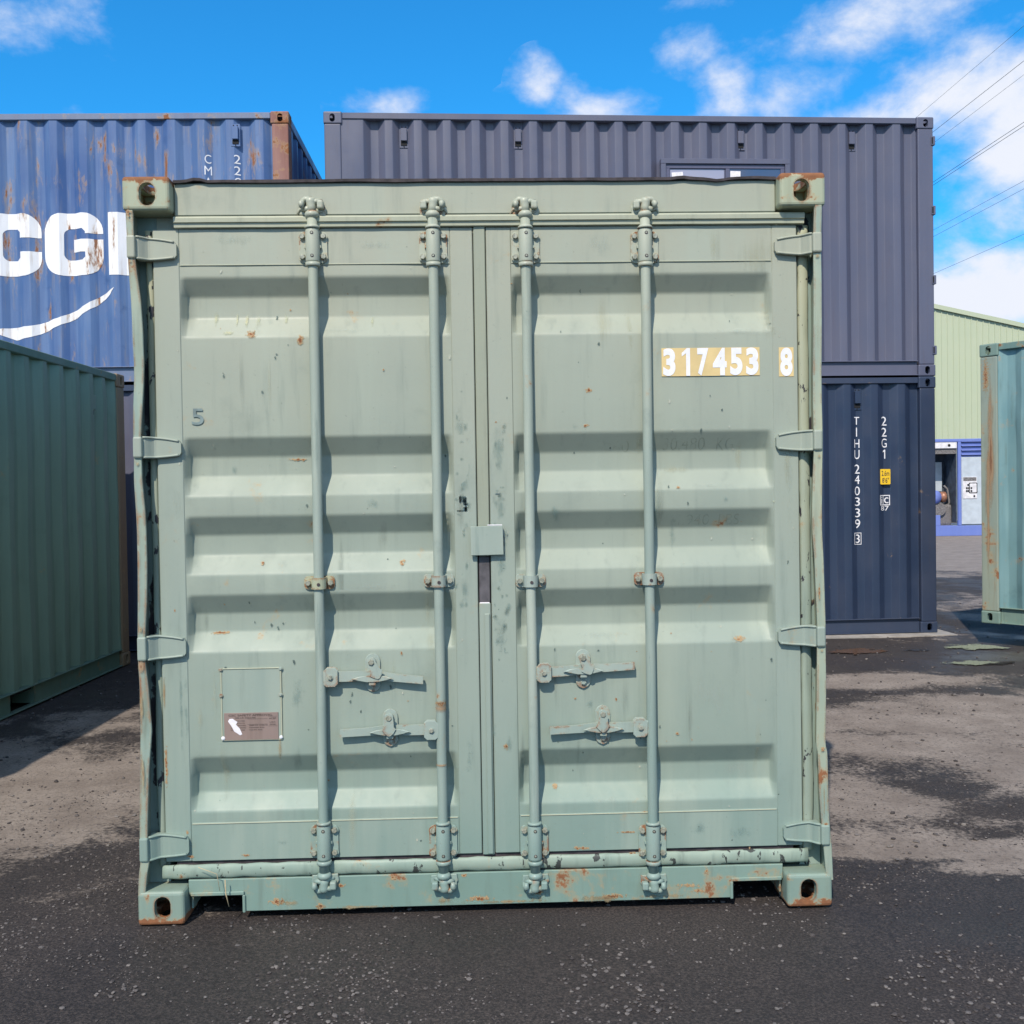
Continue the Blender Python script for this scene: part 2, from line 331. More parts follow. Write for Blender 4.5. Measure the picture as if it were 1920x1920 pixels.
    def build(s, name, parent=None, mat=None):
        me = bpy.data.meshes.new(name); bmesh.ops.recalc_face_normals(s.bm, faces=[f for f in s.bm.faces if f.material_index < 900] ) if getattr(s, 'recalc', False) else None
        s.bm.to_mesh(me); s.bm.free()
        for k in (s.mats or [mat]): me.materials.append(MAT[k] if isinstance(k, str) else k)
        o = bpy.data.objects.new(name, me); COL.objects.link(o)
        if parent: o.parent = parent
        return o
def empty(name, loc, rz=0, label=None, cat=None, group=None):
    o = bpy.data.objects.new(name, None); COL.objects.link(o); o.location = loc; o.rotation_euler = (0, 0, rz); o.empty_display_size = .2
    if label: o['label'] = label; o['category'] = cat
    if group: o['group'] = group
    return o
def tag(o, label=None, cat=None, group=None, kind=None):
    if label: o['label'] = label
    if cat: o['category'] = cat
    if group: o['group'] = group
    if kind: o['kind'] = kind
    return o

def decal_quad(mb, cx, cz, rx, rz, surf, rows=6, eps=.0012, cols=1):
    grid = []
    for j in range(rows+1):
        r_ = []
        for i in range(cols+1):
            u_ = -1+2*i/cols; w_ = -1+2*j/rows; q = cx+rx*u_; z_ = cz+rz*w_
            v = mb.bm.verts.new((q, surf(q, z_)-eps, z_)); r_.append((v, u_, w_))
        grid.append(r_)
    for j in range(rows):
        for i in range(cols):
            a = (grid[j][i], grid[j][i+1], grid[j+1][i+1], grid[j+1][i]); f = mb._f([q[0] for q in a])
            if f:
                for lp, q in zip(f.loops, a): lp[mb.uv].uv = (q[1], q[2])

# lettering: text as flat polygons, fitted into a rectangle and wrapped on a surface
_tc = {}
def glyphs(txt, bold=.02):
    k = (txt, bold)
    if k in _tc: return _tc[k]
    cu = bpy.data.curves.new('t', 'FONT'); cu.body = txt; cu.offset = bold; cu.resolution_u = 6
    ob = bpy.data.objects.new('t', cu); COL.objects.link(ob)
    me = bpy.data.meshes.new_from_object(ob.evaluated_get(bpy.context.evaluated_depsgraph_get()))
    vs = [(v.co.x, v.co.y) for v in me.vertices]; fs = [tuple(p.vertices) for p in me.polygons]
    bpy.data.objects.remove(ob); bpy.data.curves.remove(cu); bpy.data.meshes.remove(me)
    x0 = min(v[0] for v in vs); x1 = max(v[0] for v in vs); y0 = min(v[1] for v in vs); y1 = max(v[1] for v in vs)
    vs = [((x-x0)/(x1-x0), (y-y0)/(y1-y0)) for x, y in vs]
    _tc[k] = (vs, fs); return _tc[k]
def wrap(mb, vs, fs, surf, breaks=(), zbreaks=(), eps=.0015):
    t = bmesh.new(); bv = [t.verts.new((x, 0, z)) for x, z in vs]
    for f in fs:
        try: t.faces.new([bv[i] for i in f])
        except ValueError: pass
    lo = min(v[0] for v in vs); hi = max(v[0] for v in vs); zl = min(v[1] for v in vs); zh = max(v[1] for v in vs)
    for b in breaks:
        if lo < b < hi: bmesh.ops.bisect_plane(t, geom=t.verts[:]+t.edges[:]+t.faces[:], plane_co=(b, 0, 0), plane_no=(1, 0, 0))
    for b in zbreaks:
        if zl < b < zh: bmesh.ops.bisect_plane(t, geom=t.verts[:]+t.edges[:]+t.faces[:], plane_co=(0, 0, b), plane_no=(0, 0, 1))
    for v in t.verts: v.co.y = surf(v.co.x, v.co.z)-eps
    for f in t.faces:
        f.normal_update()
        if f.normal.y > 0: f.normal_flip()
    mb.merge(t)
def text(mb, txt, x0, x1, z0, z1, surf, breaks=(), zbreaks=(), eps=.0015, bold=.02):
    vs, fs = glyphs(txt, bold)
    wrap(mb, [(x0+a*(x1-x0), z0+b*(z1-z0)) for a, b in vs], fs, surf, breaks, zbreaks, eps)
def poly(mb, pts, surf, breaks=(), eps=.0015):
    wrap(mb, pts, [tuple(range(len(pts)))], surf, breaks, (), eps)

# ------------------------------------------------------------------ ground
def gpt(px, py, z=0):
    r = ray(px, py); t = (z-CAM_H)/r.z; return Vector((r.x*t, r.y*t, z))
s = NT('yard_ground')
P = s.tc.outputs['Object']
x, y, z = s.xyz()
n1 = s.noise(1.25, 8, .62, loc=(3.1, 7.7, 0), dist=.5); n2 = s.noise(5.5, 7, .65, loc=(1, 2, 0)); n3 = s.noise(45, 6, .7)
# the dry pale bands of dust between damp tarmac
BLB = [(120, 1490, 1.1, 1.6, .95), (60, 1580, .6, .5, .6), (250, 1450, .5, .9, .7), (200, 1350, .7, .8, .6), (150, 1640, .9, .18, .42), (700, 1330, 2.4, 1.5, .6),
       (1640, 1390, 1.3, .5, .95), (1760, 1350, 1.4, .6, .9), (1600, 1500, .5, .7, .85), (1720, 1460, .7, .25, .45), (1900, 1540, .5, .15, .6),
       (1640, 1275, 1.2, .45, .95), (1860, 1320, 1.3, .5, .95), (1660, 1570, .55, .35, .75), (1800, 1590, .9, .16, .95), (1910, 1620, .5, .12, .8), (1800, 1195, 1.6, .3, .35),
       (1790, 1050, 5, 4.5, 1.0), (1790, 1016, 7, 9, 1.1), (1350, 1400, 3, 1.2, .6), (1780, 1130, 3, 1.2, .5), (2200, 1400, 2, 2, .8), (-400, 1500, 2, 2, .8), (1660, 1192, 1.1, .13, .8)]
acc = None
for (bx, by, rx, ry, w) in BLB:
    g = gpt(bx, by)
    d = s.n('ShaderNodeVectorMath', operation='SUBTRACT'); s.l(P, d.inputs[0]); d.inputs[1].default_value = g
    m = s.n('ShaderNodeVectorMath', operation='MULTIPLY'); s.l(d.outputs[0], m.inputs[0]); m.inputs[1].default_value = (1/rx, 1/ry, 1)
    l = s.n('ShaderNodeVectorMath', operation='LENGTH'); s.l(m.outputs[0], l.inputs[0])
    r = s.rng(l.outputs['Value'], 0.1, 1.5, w, 0)
    acc = r if acc is None else s.math('MAXIMUM', acc, r)
v = s.math('ADD', acc, s.math('ADD', s.math('MULTIPLY', s.math('SUBTRACT', n1, .5), 1.7), s.math('ADD', s.math('MULTIPLY', s.math('SUBTRACT', n2, .5), .8), s.math('MULTIPLY', s.math('SUBTRACT', n3, .5), 1.1))))
pale = s.rng(v, .34, .66)
dark = s.mix(s.rng(s.noise(1.6, 9, .68), .36, .66), (.050, .039, .034, 1), (.100, .077, .066, 1))
dark = s.mix(s.rng(s.noise(110, 5, .75), .38, .72), mul((.05, .044, .045, 1), .5), s.mix(.4, dark, (.12, .103, .096, 1)))
dark = s.mix(s.math('MULTIPLY', s.rng(s.noise(190, 2, .6), .68, .76), .4), dark, (.22, .20, .185, 1))
pl = s.mix(s.rng(s.noise(3.3, 7, .65, loc=(5, 5, 0)), .3, .7), (.215, .178, .152, 1), (.315, .268, .232, 1))
pl = s.mix(s.rng(s.noise(60, 6, .75), .47, .68), pl, (.135, .112, .097, 1))
s.l(s.mix(pale, dark, pl), s.b.inputs['Base Color'])
wet = s.math('MULTIPLY', s.rng(s.noise(.9, 4, .6, loc=(9, 4, 0)), .42, .62), s.math('SUBTRACT', 1.0, pale))
wets = None
for (bx, by, rx, ry) in ((1850, 1215, 1.2, 1.3), (1650, 1760, .55, .28), (1900, 1230, 1.0, 1.6)):
    g = gpt(bx, by); d = s.n('ShaderNodeVectorMath', operation='SUBTRACT'); s.l(P, d.inputs[0]); d.inputs[1].default_value = g
    m = s.n('ShaderNodeVectorMath', operation='MULTIPLY'); s.l(d.outputs[0], m.inputs[0]); m.inputs[1].default_value = (1/rx, 1/ry, 1)
    l = s.n('ShaderNodeVectorMath', operation='LENGTH'); s.l(m.outputs[0], l.inputs[0]); r = s.rng(l.outputs['Value'], .3, 1.3, 1, 0)
    wets = r if wets is None else s.math('MAXIMUM', wets, r)
rough_ = s.math('SUBTRACT', s.rng(wet, 0, 1, .82, .50), s.math('MULTIPLY', wets, .22))
s.l(rough_, s.b.inputs['Roughness']); s.b.inputs['Specular IOR Level'].default_value = .32
bn = s.n('ShaderNodeBump'); bn.inputs['Strength'].default_value = .9; bn.inputs['Distance'].default_value = .012
s.l(s.math('ADD', s.math('MULTIPLY', s.noise(130, 5, .7), .55), s.math('ADD', s.math('MULTIPLY', s.noise(24, 5, .6), .5), s.math('MULTIPLY', pale, .2))), bn.inputs['Height']); s.l(bn.outputs[0], s.b.inputs['Normal'])
MAT['ground'] = s.m
bm = bmesh.new()
xs = [-900, -100, -30, -12]+[-8+i*.25 for i in range(65)]+[12, 30, 100, 900]; ys = [-600, -60, -8, 0]+[1+i*.25 for i in range(61)]+[20, 30, 60, 200, 1500]
def gz(x_, y_):
    if abs(x_) > 8.1 or y_ < .9 or y_ > 16.1: return 0
    k = .012*noise.noise(Vector((x_*.9, y_*.9, 3)))+.004*noise.noise(Vector((x_*4, y_*4, 1)))
    return min(0.002, k-.004)
vv = [[bm.verts.new((a, b, gz(a, b))) for a in xs] for b in ys]
for j in range(len(ys)-1):
    for i in range(len(xs)-1):
        f = bm.faces.new((vv[j][i], vv[j][i+1], vv[j+1][i+1], vv[j+1][i])); f.smooth = True
me = bpy.data.meshes.new('ground'); bm.to_mesh(me); bm.free(); me.materials.append(MAT['ground'])
o = bpy.data.objects.new('ground', me); COL.objects.link(o); tag(o, 'dark gravelly tarmac yard with dusty pale patches', None, None, 'structure')

# puddles
def puddle_mat(name, c, rough):
    s = NT(name); s.b.inputs['Base Color'].default_value = c; s.b.inputs['Roughness'].default_value = rough; s.b.inputs['Specular IOR Level'].default_value = .5
    s.b.inputs['IOR'].default_value = 1.33
    return s.m
def pud(name, c, rough):
    s = NT(name); s.b.inputs['Base Color'].default_value = c; s.b.inputs['Roughness'].default_value = rough; s.b.inputs['IOR'].default_value = 1.33
    uv = s.n('ShaderNodeVectorMath', operation='LENGTH'); s.l(s.tc.outputs['UV'], uv.inputs[0])
    v = s.math('ADD', s.math('SUBTRACT', 1.0, uv.outputs['Value']), s.math('MULTIPLY', s.math('SUBTRACT', s.noise(7, 8, .62, loc=(rough*50, 1, 1)), .5), 1.9))
    m = s.math('MULTIPLY', s.rng(v, .38, .44), s.rng(uv.outputs['Value'], .9, 1, 1, 0))
    tr = s.n('ShaderNodeBsdfTransparent'); ms = s.n('ShaderNodeMixShader'); s.l(m, ms.inputs[0]); s.l(tr.outputs[0], ms.inputs[1]); s.l(s.b.outputs[0], ms.inputs[2]); s.l(ms.outputs[0], s.out.inputs[0])
    return s.m
MAT['puddle'] = pud('puddle_water', (.05, .047, .045, 1), .035); MAT['mud'] = pud('muddy_puddle_water', (.12, .065, .03, 1), .12)
def puddle(name, px, py, rx, ry, mat, seed, lab):
    c = gpt(px, py); mb = MB(); mb.mat(mat); q = []
    for a, b in ((-1, -1), (1, -1), (1, 1), (-1, 1)): q.append((mb.bm.verts.new((c.x+rx*a, c.y+ry*b, .0065)), a, b))
    f = mb._f([t[0] for t in q])
    for lp, t in zip(f.loops, q): lp[mb.uv].uv = (t[1], t[2])
    o = mb.build(name); tag(o, lab, None, None, 'structure')
puddle('puddle', 1830, 1214, .42, .26, 'puddle', 1, 'larger shallow puddle reflecting the pale green shed')
puddle('puddle', 1832, 1244, .38, .17, 'puddle', 4, 'smaller shallow puddle nearer the camera')
puddle('puddle', 1720, 1220, .18, .10, 'puddle', 6, 'tiny puddle beside the navy container')
puddle('muddy_puddle', 1608, 1222, .36, .22, 'mud', 8, 'brown muddy puddle in front of the navy container')

# gravel: thousands of loose stones
phi = (1+5**.5)/2
ICO = [Vector(v).normalized() for v in ((-1, phi, 0), (1, phi, 0), (-1, -phi, 0), (1, -phi, 0), (0, -1, phi), (0, 1, phi), (0, -1, -phi), (0, 1, -phi), (phi, 0, -1), (phi, 0, 1), (-phi, 0, -1), (-phi, 0, 1))]
IF = [(0, 11, 5), (0, 5, 1), (0, 1, 7), (0, 7, 10), (0, 10, 11), (1, 5, 9), (5, 11, 4), (11, 10, 2), (10, 7, 6), (7, 1, 8), (3, 9, 4), (3, 4, 2), (3, 2, 6), (3, 6, 8), (3, 8, 9), (4, 9, 5), (2, 4, 11), (6, 2, 10), (8, 6, 7), (9, 8, 1)]
s = NT('gravel_stone'); rn = s.n('ShaderNodeNewGeometry')
ramp = s.n('ShaderNodeValToRGB'); s.l(rn.outputs['Random Per Island'], ramp.inputs[0])
e = ramp.color_ramp.elements; e[0].color = (.045, .038, .038, 1); e[1].color = (.21, .185, .17, 1); e[0].position = .1; e[1].position = 1
q = ramp.color_ramp.elements.new(.35); q.color = (.085, .072, .068, 1); q = ramp.color_ramp.elements.new(.7); q.color = (.145, .13, .125, 1)
s.l(s.mix(s.rng(s.noise(300, 3), .3, .7), mul((.7, .7, .7, 1), 1), (1, 1, 1, 1)), s.b.inputs['Base Color'])
s.l(s.mix(1.0, ramp.outputs[0], s.mix(s.rng(s.noise(300, 3), .3, .7), (.7, .7, .7, 1), (1, 1, 1, 1)), 'MULTIPLY'), s.b.inputs['Base Color']); s.b.inputs['Roughness'].default_value = .8
MAT['stone'] = s.m
V = []; F = []
def stone(x_, y_, r, flat=.6):
    b = len(V); a = rnd.random()*6.28; ca, sa = math.cos(a), math.sin(a); ex = .7+.6*rnd.random()
    for v in ICO:
        k = r*(.75+.5*rnd.random()); X = v.x*k*ex; Y = v.y*k; Z = v.z*k*flat
        V.append((x_+X*ca-Y*sa, y_+X*sa+Y*ca, r*flat*.45+Z+gz(x_, y_)))
    for f in IF: F.append(tuple(b+i for i in f))
def clus(x_, y_): return noise.noise(Vector((x_*1.6+5, y_*1.6, 2)))+.5*noise.noise(Vector((x_*4.5, y_*4.5, 7)))
k = 0
while k < 8000:
    y_ = 1.9+rnd.random()**1.4*3.4; x_ = (rnd.random()*2-1)*(y_*.56)
    c = clus(x_, y_)
    if rnd.random() > .05+max(0, c+.0)*2.2: continue
    k += 1; stone(x_, y_, .0018+.0042*rnd.random()**3.0)
k = 0
while k < 3400:
    y_ = 1.9+rnd.random()**1.3*2.8; x_ = (rnd.random()*2-1)*(y_*.56)
    if rnd.random() > .07+max(0, clus(x_*1.3+3, y_)-.05)*2.6: continue
    k += 1; stone(x_, y_, .0034+.0060*rnd.random()**2.2, .5)
for k in range(5200):
    y_ = 4.2+rnd.random()*9; x_ = (rnd.random()*2-1)*(y_*.56)
    stone(x_, y_, .0035+.010*rnd.random()**3.0)
me = bpy.data.meshes.new('gravel'); me.from_pydata(V, [], F); me.materials.append(MAT['stone'])
o = bpy.data.objects.new('gravel', me); COL.objects.link(o); tag(o, 'loose grey crushed stones scattered over the tarmac', 'gravel', None, 'stuff')

# ------------------------------------------------------------------ corner casting with real openings
CW, CD, CH = .162, .178, .118
def make_casting():
    def tmpobj(fn):
        t = bmesh.new(); fn(t); m = bpy.data.meshes.new('tmp'); t.to_mesh(m); t.free(); o = bpy.data.objects.new('tmp', m); COL.objects.link(o); return o
    def bx(t, a, b, bev=0):
        bmesh.ops.create_cube(t, size=1)
        for v in t.verts: v.co = Vector([a[i]+(v.co[i]+.5)*(b[i]-a[i]) for i in range(3)])
        if bev: bmesh.ops.bevel(t, geom=t.edges[:], offset=bev, segments=3, affect='EDGES', profile=.5)
    def cap(t, c, w, h, axis, depth):      # stadium prism through a face
        pts = []; r = w/2; L = h/2-r
        for k in range(10): a = math.pi*k/9; pts.append((r*math.cos(a), L+r*math.sin(a)))
        for k in range(10): a = math.pi+math.pi*k/9; pts.append((r*math.cos(a), -L+r*math.sin(a)))
        def g(p, d):
            if axis == 'y': return Vector((c[0]+p[0], c[1]+d, c[2]+p[1]))
            if axis == 'x': return Vector((c[0]+d, c[1]+p[0], c[2]+p[1]))
            return Vector((c[0]+p[0], c[1]+p[1], c[2]+d))
        a = [t.verts.new(g(p, -depth)) for p in pts]; b = [t.verts.new(g(p, depth)) for p in pts]
        t.faces.new(a); t.faces.new(b[::-1])
        for i in range(20): t.faces.new((a[i], b[i], b[(i+1) % 20], a[(i+1) % 20]))
        bmesh.ops.recalc_face_normals(t, faces=t.faces)
    main = tmpobj(lambda t: bx(t, (0, 0, 0), (CW, CD, CH), .013))
    cuts = [tmpobj(lambda t: bx(t, (.026, .028, .026), (CW-.02, CD-.02, CH-.02))),
            tmpobj(lambda t: cap(t, (.062, 0, .062) if False else (.086, 0, .062), .056, .079, 'y', .04)),
            tmpobj(lambda t: cap(t, (0, .085, .062), .051, .079, 'x', .04)),
            tmpobj(lambda t: cap(t, (.085, .09, 0), .063, .120, 'z', .04))]
    for c in cuts:
        md = main.modifiers.new('b', 'BOOLEAN'); md.operation = 'DIFFERENCE'; md.object = c; md.solver = 'EXACT'
    me = bpy.data.meshes.new_from_object(main.evaluated_get(bpy.context.evaluated_depsgraph_get()))
    for o in cuts+[main]: bpy.data.objects.remove(o)
    me.name = 'corner_casting'
    return me
CAST = make_casting()      # its open corner (x=0,y=0,z=0) points outwards and down
def casting(parent, corner, sx, sy, sz, mat, swap=False):
    """corner: outer corner; sx, sy, sz: direction the block extends; swap exchanges width and depth"""
    key = CAST.name+mat+str((sx, sy, sz, swap)); me = bpy.data.meshes.get(key)
    if me is None:
        me = CAST.copy(); me.name = key
        for v in me.vertices:
            c = v.co.copy()
            if swap: c.x, c.y = c.y, c.x
            v.co = Vector((c.x*sx, c.y*sy, c.z*sz))
        if (sx*sy*sz*(-1 if swap else 1)) < 0: me.flip_normals()
        me.materials.clear(); me.materials.append(MAT[mat])
        for p in me.polygons: p.material_index = 0
    o = bpy.data.objects.new('corner_casting', me); COL.objects.link(o); o.parent = parent; o.location = corner
    return o

# ------------------------------------------------------------------ generic corrugated steel container
# local axes: x along the long side from 0 to L, y = depth from the near long side 0..Wd, z up
L20, WD, HT = 6.058, 2.438, 2.591
def corr(x0, x1, phase, deep=.036, front=.018, per=.281, fl=.0745, sl=.066):
    pts = []; x_ = phase
    while x_ < x1+per:
        for dx, n in ((0, front), (fl, front), (fl+sl, front+deep), (2*fl+sl, front+deep)):
            pts.append((x_+dx, n))
        x_ += per
    def f(q, _z=0):
        if q <= pts[0][0]: return front
        for a, b in zip(pts, pts[1:]):
            if a[0] <= q <= b[0]: return a[1]+(b[1]-a[1])*((q-a[0])/(b[0]-a[0]) if b[0] > a[0] else 0)
        return front
    br = [p[0] for p in pts if x0 < p[0] < x1]
    return f, br
def sheet(mb, x0, x1, z0, z1, f, br, g, zs=1, dent=None, r=.006):
    """corrugated sheet: x positions with rounded folds, z rows; g maps (x,n,z) to a point"""
    xs = [x0]
    for b in br:
        xs += [b-r, b-r*.45, b, b+r*.45, b+r]
    xs += [x1]; xs = sorted(q for q in xs if x0 <= q <= x1)
    def sm(q): return (f(q-r)+2*f(q-r*.5)+2*f(q)+2*f(q+r*.5)+f(q+r))/8 if x0+r < q < x1-r else f(q)
    rows = []
    for k in range(zs+1):
        z_ = z0+(z1-z0)*k/zs
        rows.append([mb.bm.verts.new(g(q, sm(q)+(dent(q, z_) if dent else 0), z_)) for q in xs])
    for k in range(zs):
        for i in range(len(xs)-1): mb._f((rows[k][i], rows[k][i+1], rows[k+1][i+1], rows[k+1][i]), True)
def vent(root, x, z, f, mat, w=.088, h=.215):
    mb = MB(); mb.mat(mat); y0 = f(x)-.002
    mb.box(x-w/2, x+w/2, y0-.006, y0, z-h/2, z+h/2, .002)
    mb.box(x-w/2+.014, x+w/2-.014, y0-.034, y0-.0062, z-h/2+.062, z+h/2-.03, .004)
    mb.mat('dark').box(x-w/2+.014, x+w/2-.014, y0-.012, y0-.0063, z-h/2+.022, z-h/2+.0615)
    mb.mat('dark')
    for dx in (-.018, .018): mb.lathe((x+dx, y0-.0061, z+h/2-.015), (x+dx, y0-.009, z+h/2-.015), [(0, .006), (1, .006)], 8)
    mb.lathe((x, y0-.0061, z-h/2+.011), (x, y0-.009, z-h/2+.011), [(0, .006), (1, .006)], 8)
    return mb.build('vent', root)
def container(name, loc, rz, label, m, phase=.28, H=HT, L=L20, pockets=False, dent=None, vents=(), zs=1, deep=.036, end_doors=False, group=None, cat='container'):
    """m: dict wall, rail, post (list of four or one), cast"""
    root = empty(name, loc, rz, label, cat, group)
    post = m['post'] if isinstance(m['post'], (list, tuple)) else [m['post']]*4     # near-left, near-right, far-left, far-right
    cst = m.get('cast', m['rail']); cst = cst if isinstance(cst, (list, tuple)) else [cst]*4
    k = 0
    for (cx, sx) in ((0, 1), (L, -1)):
        for (cy, sy) in ((0, 1), (WD, -1)):
            idx = (0 if cx == 0 else 1)+(0 if cy == 0 else 2)
            casting(root, (cx, cy, 0), sx, sy, 1, cst[idx], True); casting(root, (cx, cy, H), sx, sy, -1, cst[idx], True)
            mb = MB(); mb.mat(post[idx])
            xa, xb = (cx+.006*sx, cx+.165*sx); ya, yb = (cy+.006*sy, cy+.10*sy)
            mb.box(min(xa, xb), max(xa, xb), min(ya, yb), max(ya, yb), CH, H-CH, .010, 2)
            mb.box(min(cx+.006*sx, cx+.06*sx), max(cx+.006*sx, cx+.06*sx), min(cy+.1002*sy, cy+.165*sy), max(cy+.1002*sy, cy+.165*sy), CH, H-CH, .004)
            mb.build('corner_post', root)
    xi0, xi1 = .166, L-.166
    f, br = corr(xi0, xi1, phase, deep)
    for side in (0, 1):
        g = (lambda q, n, z_: (q, n, z_)) if side == 0 else (lambda q, n, z_: (L-q, WD-n, z_))
        mb = MB(); mb.mat(m['wall']); sheet(mb, xi0, xi1, .150, H-.060, f, br, g, zs if side == 0 else 1, dent if side == 0 else None); mb.build('side_wall', root)
        ya, yb = (0.008, .068) if side == 0 else (WD-.068, WD-.008)
        mb = MB(); mb.mat(m['rail']); mb.box(CD+.001, L-CD-.001, ya, yb, H-.068, H-.008, .005); mb.build('top_rail', root)
        # bottom rail: a channel, lip above and below, web set back
        mb = MB(); mb.mat(m['rail'])
        la, lb = (0.004, .060) if side == 0 else (WD-.060, WD-.004)
        wa, wb = (.034, .046) if side == 0 else (WD-.046, WD-.034)
        segs = [(CD+.001, L-CD-.001)]
        if pockets: segs = [(CD+.001, L/2-1.20), (L/2-.84, L/2+.84), (L/2+1.20, L-CD-.001)]
        for a, b in segs: mb.box(a, b, wa, wb, .018, .1495)
        mb.box(CD+.001, L-CD-.001, la, lb, .150, .158, .002)
        mb.box(CD+.001, L-CD-.001, la, lb, .010, .0178, .002)
        if pockets:
            for cx in (-1.02, 1.02): mb.mat('dark').box(L/2+cx-.18, L/2+cx+.18, wa+(.16 if side == 0 else -.16), wb+(.16 if side == 0 else -.16), .018, .1495); mb.mat(m['rail'])
            for cx in (-1.20, -.84, .84, 1.20): mb.box(L/2+cx-.004, L/2+cx+.004, min(wa, wb+(.16 if side == 0 else -.16)), max(wb, wa+(.16 if side == 0 else -.16)), .018, .1494)
        mb.build('bottom_rail', root)
    # ends
    fe, be = corr(.166, WD-.166, .24)
    for side in (0, 1):
        g = (lambda q, n, z_: (n, WD-q, z_)) if side == 0 else (lambda q, n, z_: (L-n, q, z_))
        mb = MB(); mb.mat(m['wall']); sheet(mb, .166, WD-.166, .150, H-.10, fe, be, g); mb.build('end_wall', root)
        xa, xb = (0.008, .075) if side == 0 else (L-.075, L-.008)
        mb = MB(); mb.mat(m['rail']); mb.box(xa, xb, CW+.001, WD-CW-.001, H-.10, H-.010, .005); mb.build('top_rail', root)
        mb = MB(); mb.mat(m['rail']); mb.box(xa, xb, CW+.001, WD-CW-.001, .012, .149, .005); mb.build('bottom_rail', root)
    # roof sheet with shallow ribs
    mb = MB(); mb.mat(m['wall']); fr, brf = corr(.076, L-.076, .2, .018, 0, .209, .05, .0545)
    sheet(mb, .076, L-.076, .069, WD-.069, fr, brf, lambda q, n, z_: (q, z_, H-.012-n)); mb.build('roof', root)
    mb = MB(); mb.mat('dark').box(.02, L-.02, .05, WD-.05, .12, .1485); mb.build('floor', root)
    for (vx, vz) in vents: vent(root, vx, vz, f, m['wall'])
    return root, f, br
def onplane(root_loc, rz, px, py, n=0.0):
    """photo measurement -> local (x, z) on the plane y=n of a container"""
    r = ray(px, py); c, s_ = math.cos(rz), math.sin(rz); o_ = Vector((0, 0, CAM_H))-Vector(root_loc)
    oy = -s_*o_.x+c*o_.y; ox = c*o_.x+s_*o_.y; ry = -s_*r.x+c*r.y; rx = c*r.x+s_*r.y
    t = (n-oy)/ry
    return ox+rx*t, o_.z+r.z*t

# grey office container on top of the navy one
A2 = .0695; P2 = (-1.7561, 10.0957)
navy_loc = (P2[0], P2[1], 0)
gl = (P2[0], P2[1], HT+.002)
def gp(px, py, n=.02): return onplane(gl, A2, px, py, n)
vx = [gp(px, 256)[0] for px in (757, 972, 1391, 1600)]
vz = gp(1391, 258)[1]
ph2 = gp(667.5, 300)[0]; ph2 = ph2-math.floor((ph2-.05)/.281)*.281
GREY, gf, gbr = container('shipping_container', gl, A2, 'clean dark grey container with a window, stacked on the navy container', dict(wall='grey', rail='grey', post='grey'), phase=ph2, deep=.066, zs=10, dent=lambda q, z_: .006*noise.noise(Vector((q*1.1, z_*.9, 5)))+.003*noise.noise(Vector((q*5, z_*3, 2))),
    vents=[(q, vz) for q in vx])
# hinge lugs on the door end corner post
for py in (265, 395, 525, 657):
    z_ = gp(1748, py)[1]; mb = MB(); mb.mat('grey').box(L20-.03, L20+.012, -.004, .05, z_-.045, z_+.045, .004)
    mb.mat('dark').box(L20-.026, L20-.012, -.0062, -.0041, z_-.032, z_+.032); mb.build('hinge', GREY)
# window
wx0, wz1 = gp(1239, 297, -.02); wx1, _ = gp(1481, 297, -.02); wz0 = wz1-1.05
mb = MB(); mb.mat('grey')
T = .050
mb.box(wx0, wx1, -.028, .05, wz1-T, wz1, .003); mb.box(wx0, wx1, -.028, .05, wz0, wz0+T, .003)
mb.box(wx0, wx0+T, -.028, .05, wz0+T+.0005, wz1-T-.0005, .003); mb.box(wx1-T, wx1, -.028, .05, wz0+T+.0005, wz1-T-.0005, .003)
WN = mb.build('window', GREY)
mb = MB(); mb.mat('grey_trim'); a0, a1, b0, b1 = wx0+T+.001, wx1-T-.001, wz0+T+.001, wz1-T-.001; t_ = .040; mid = gp(1363, 320)[0]
mb.box(a0, a1, -.008, .048, b1-t_, b1, .002); mb.box(a0, a1, -.008, .048, b0, b0+t_, .002)
for q in (a0, mid-.02, a1-t_): mb.box(q, q+(.04 if q == mid-.02 else t_), -.008, .048, b0+t_+.0005, b1-t_-.0005, .002)
mb.build('window_frame', WN)
mb = MB(); mb.mat('grey_trim'); mb.box(a0+t_+.001, mid-.021, .004, .04, b1-t_-.006, b1-t_-.001, .001); mb.box(a0+t_+.001, a0+t_+.006, .004, .04, b0+t_+.001, b1-t_-.007, .001)
mb.box(mid-.034, mid-.0205, .004, .04, b0+t_+.001, b1-t_-.007, .001); mb.build('sliding_sash', WN)
for (q0, q1, yy, gm) in ((a0+t_, mid-.03, .006, 'glass_pale'), (mid+.02, a1-t_, .002, 'glass')):
    mb = MB(); mb.mat(gm).box(q0, q1, yy, yy+.004, b0+t_, b1-t_); mb.build('pane', WN)
for (p0, p1, ptop, rot) in ((1259, 1280, 324, -.08), (1368, 1387, 322, .02)):
    q0, zt = gp(p0, ptop, .02); q1, _ = gp(p1, ptop, .02)
    mb = MB(); mb.mat('paper').box(q0, q1, -.0030, -.0012, zt-.1, zt, rot=('Y', rot)); mb.build('paper_tag', WN)
# room behind the panes
mb = MB(); mb.mat('dark').box(a0-.02, a1+.02, .30, .31, b0-.05, b1+.05); mb.build('window_recess', WN)

